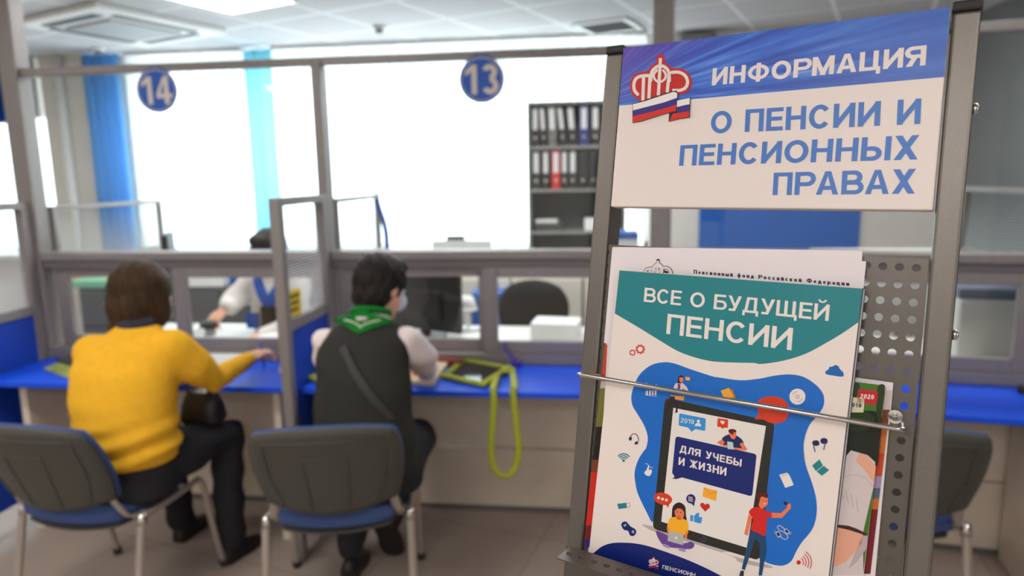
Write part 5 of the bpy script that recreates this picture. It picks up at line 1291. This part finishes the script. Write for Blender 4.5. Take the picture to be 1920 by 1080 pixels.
# grey cabinet row with papers behind window 14
t = thing('filing_cabinet', 'dark grey filing cabinet behind window 14 under paper piles', 'cabinet', (-2.95, 4.75, 0))
MB().span((-3.75, 4.55, 0), (-2.10, 5.0, .86)).build('body', DARK, t, bevel=.006)
for k in range(3):
    x0 = -3.74 + k * .548
    for r_ in range(3):
        d_ = MB().span((x0 + .006, 4.535, .04 + r_ * .272), (x0 + .538, 4.549, .30 + r_ * .272)).build('drawer', mat('grey_drawer_front', S(96, 98, 100), .5), t, bevel=.003)
        MB().span((x0 + .2, 4.522, .20 + r_ * .272), (x0 + .34, 4.534, .215 + r_ * .272)).build('handle', CHROME, d_)
for px, yy, wd, th, m_, nm, lb in ((162, 4.86, .34, .115, mat('orange_folder_card', S(206, 150, 100), .7), 'folder_stack', 'tan folder stack on the filing cabinet left of the woman in yellow'),
                               (180, 4.66, .34, .05, mat('green_folder_card', S(120, 180, 150), .7), 'folder_stack', 'pale green folder stack in front of the tan folders on the filing cabinet'),
                               (300, 4.78, .30, .10, mat('greyish_paper', S(206, 204, 204), .7), 'paper_stack', 'greyish paper stack on the filing cabinet behind the head of the woman in yellow'),
                               (392, 4.72, .30, .11, WHITE, 'paper_stack', 'white paper stack on the filing cabinet left of the blue box'),
                               (458, 4.84, .34, .135, mat('blue_cardboard', S(40, 96, 176), .7), 'box', 'blue box on the filing cabinet behind the arm of the clerk')):
    boxat(nm, m_, (J(px, 525, yy).x, yy, .861 + th / 2), (wd, .20, th), lb, 'box' if nm == 'box' else 'papers', rad(3))
# low cream cabinets along the window
CAB = mat('pale_cabinet_laminate', S(214, 208, 198), .55)
for k in range(4):
    x0 = -1.62 + k * .52
    t = thing('low_cabinet', ('leftmost', 'second', 'third', 'rightmost')[k] + ' pale low cabinet of the row under the window behind the office chair', 'cabinet', (x0 + .255, 5.0, 0), 0, 'pale low cabinets along the window')
    MB().span((x0, 4.86, 0), (x0 + .51, 5.26, .90)).build('body', CAB, t, bevel=.003)
    for s_ in (0, 1):
        d_ = MB().span((x0 + .004 + s_ * .254, 4.842, .06), (x0 + .252 + s_ * .254, 4.859, .88)).build('door', CAB, t, bevel=.002)
        hx = x0 + (.22 if s_ == 0 else .286); MB().span((hx, 4.828, .62), (hx + .012, 4.842, .74)).build('handle', CHROME, d_)
boxat('storage_box', mat('blue_cardboard', S(52, 108, 178), .7), (-.70, 4.72, .41), (.28, .22, .82), 'tall blue bin in front of the pale low cabinets', 'bin', rad(3))
# binder shelf
SHG = mat('grey_shelf_board', S(134, 134, 130), .6); SHB = mat('grey_shelf_back', S(92, 94, 94), .75)
BX0, BX1, BY0, BY1, BZT = -.492, .255, 5.30, 5.60, 2.17
t = thing('binder_shelf', 'tall grey open shelf with black binders in front of the window', 'shelf', ((BX0 + BX1) / 2, 5.45, 0))
for x in (BX0, BX1 - .018): MB().span((x, BY0, 0), (x + .018, BY1, BZT)).build('side_panel', SHG, t)
MB().span((BX0 + .018, BY1 - .008, .05), (BX1 - .018, BY1, BZT)).build('back_panel', SHB, t)
SZ = [.06, .44, .80, J(1050, 436, BY0).z - .012, J(1050, 357, BY0).z - .012, J(1050, 276, BY0).z - .012, BZT - .022]
for z in SZ: MB().span((BX0 + .018, BY0, z), (BX1 - .018, BY1 - .008, z + .022)).build('shelf_board', SHG, t)
BK = mat('black_binder_card', S(40, 40, 42), .55); LBL = mat('white_spine_label', S(214, 214, 216), .6); BLB = mat('blue_binder_card', S(36, 44, 120), .5); RDB = mat('red_binder_card', S(196, 40, 40), .5); GRB = mat('grey_binder_card', S(110, 106, 102), .6)
ORD = ['first', 'second', 'third', 'fourth', 'fifth', 'sixth', 'seventh', 'eighth', 'ninth', 'tenth']
def binder(px, row, wd, m, tilt, label, lab=True, hh=.295):
    z = SZ[row] + .0225; x = J(px, 300, BY0 + .03).x
    t = thing('binder', label, 'binder', (x, BY0 + .15, z), 0, 'ring binders on the grey shelf')
    R = M.Rotation(rad(tilt), 3, 'Y'); o_ = V((x, BY0 + .15, z + abs(sin(rad(tilt))) * wd / 2))
    MB().box(o_ + R @ V((0, 0, hh / 2)), (wd, .24, hh), R).build('cover', m, t, bevel=.002)
    if lab: MB().box(o_ + R @ V((0, -.1212, hh * .68)), (wd * .62, .002, hh * .52), R).build('spine_label', LBL, t)
    MB().cyl(o_ + R @ V((0, -.1205, hh * .22)), o_ + R @ V((0, -.1225, hh * .22)), .012, 16).build('finger_ring', CHROME, t)
for k, (px, wd, m_, tl_) in enumerate(((1004, .055, BK, 0), (1021, .045, BK, -4), (1037, .062, GRB, -2), (1057, .048, BK, -6), (1075, .060, BK, -5), (1095, .066, BLB, 0), (1116, .060, BK, 0), (1136, .058, BK, 0), (1155, .058, BK, 0))):
    nm = 'blue binder with white label on the upper shelf' if m_ is BLB else 'grey binder with white label on the upper shelf' if m_ is GRB else f'black binder with white label, {ORD[k]} from the left on the upper shelf'
    binder(px, 5, wd, m_, tl_, nm)
for k, (px, wd, m_, tl_, lab) in enumerate(((1005, .062, BK, 0, 1), (1023, .055, BK, 0, 1), (1042, .064, RDB, 0, 1), (1058, .050, BK, 0, 1), (1074, .058, BK, 0, 1), (1093, .066, BK, 0, 0), (1112, .062, BK, 0, 0), (1131, .062, BK, 0, 0))):
    nm = 'red binder with white label on the lower binder shelf' if m_ is RDB else f'black binder {"with white label" if lab else "without a label"}, {ORD[k]} from the left on the lower binder shelf'
    binder(px, 4, wd, m_, tl_, nm, lab)
x_ = J(1030, 430, BY0 + .1).x
boxat('paper_tray', mat('dark_tray_plastic', S(70, 70, 72), .5), (x_, BY0 + .14, SZ[3] + .0225 + .03), (.21, .22, .06), 'dark paper tray lying on the third shelf board', 'tray', 0)
boxat('paper_stack', WHITE, (x_ - .02, BY0 + .12, SZ[3] + .0835 + .012), (.17, .15, .022), 'white papers on the dark tray of the binder shelf', 'paper stack', 0)
boxat('paper_stack', WHITE, (J(1108, 425, BY0 + .1).x, BY0 + .14, SZ[3] + .0225 + .045), (.10, .22, .09), 'white papers standing right of the dark tray on the shelf', 'paper stack', 0)
# things on the sill of the wide window
zs = ZS + .001
def sill(name, m, px0, px1, h, label, cat, y=YB - .06, dz=0, d=.10):
    a, b = J(px0, 450, y).x, J(px1, 450, y).x
    return tag(MB().span((a, y - d / 2, zs + dz), (b, y + d / 2, zs + dz + h)).build(name, m, bevel=.003), label, cat)
sill('paper_stack', mat('greyish_paper', S(206, 204, 204), .7), 812, 922, .10, 'wide low stack of papers on the window sill under sign 13', 'paper stack', y=YB - .215, d=.10)
sill('stapler_box', DARK, 838, 872, .035, 'small dark box on the papers of the window sill', 'box', y=YB - .215, dz=.101, d=.06)
t_ = thing('paper_carton', 'white paper carton with a blue lid seen between header and rack', 'carton', (J(1176, 450, 4.35).x, 4.35, 0))
cx_ = J(1174, 450, 4.35).x; hz = J(1176, 434, 4.35).z
MB().span((cx_ - .09, 4.25, 0), (cx_ + .07, 4.45, hz - .04)).build('body', mat('pale_carton', S(204, 206, 214), .7), t_, bevel=.003); MB().span((cx_ - .092, 4.248, hz - .04), (cx_ + .072, 4.452, hz)).build('lid', mat('blue_lid', S(52, 92, 168), .6), t_, bevel=.003)
# behind the right bay
c_ = M2 @ V((1.56, .46, 0))
t_ = thing('copier', 'pale grey copier on the desk behind the right bay', 'copier', (c_.x, c_.y, ZD), A2)
R_ = M.Rotation(A2, 3, 'Z')
MB().box((c_.x, c_.y, ZD + .15), (.56, .46, .30), R_).build('body', mat('pale_grey_plastic', S(196, 196, 192), .5), t_, bevel=.012)
MB().box((c_.x, c_.y + .01, ZD + .325), (.56, .44, .05), R_ @ M.Rotation(rad(0), 3, 'X')).build('lid', mat('blue_grey_plastic', S(112, 122, 140), .5), t_, bevel=.01)
c_ = G(1822, 650, ZD + .03)
boxat('paper_folder', mat('peach_folder_card', S(214, 150, 124), .7), (c_.x, c_.y, ZD + .03), (.26, .14, .06), 'peach coloured folder on the desk behind the right window', 'folder', A2 + rad(12))

c_ = J(1676, 600, 4.25)  # invented white cabinet, put in so the rack holes show bright
t = thing('added_bright_cabinet', 'added white stand-in cabinet behind the right bay that makes the rack holes look bright', 'cabinet', (c_.x, 4.25, 0))
MB().span((c_.x - .45, 4.05, 0), (c_.x + .36, 4.45, 1.14)).build('body', mat('added_cabinet_white', S(240, 240, 238), .5), t, bevel=.004)
for s_ in (-1, 1):
    d_ = MB().span((c_.x - .045 + (s_ - 1) * .2, 4.032, .05), (c_.x - .045 + (s_ + 1) * .2 - .006, 4.049, 1.12)).build('door', mat('added_cabinet_white', S(240, 240, 238), .5), t, bevel=.003)
    MB().span((c_.x - .045 + s_ * .04, 4.018, .60), (c_.x - .033 + s_ * .04, 4.032, .74)).build('handle', CHROME, d_)
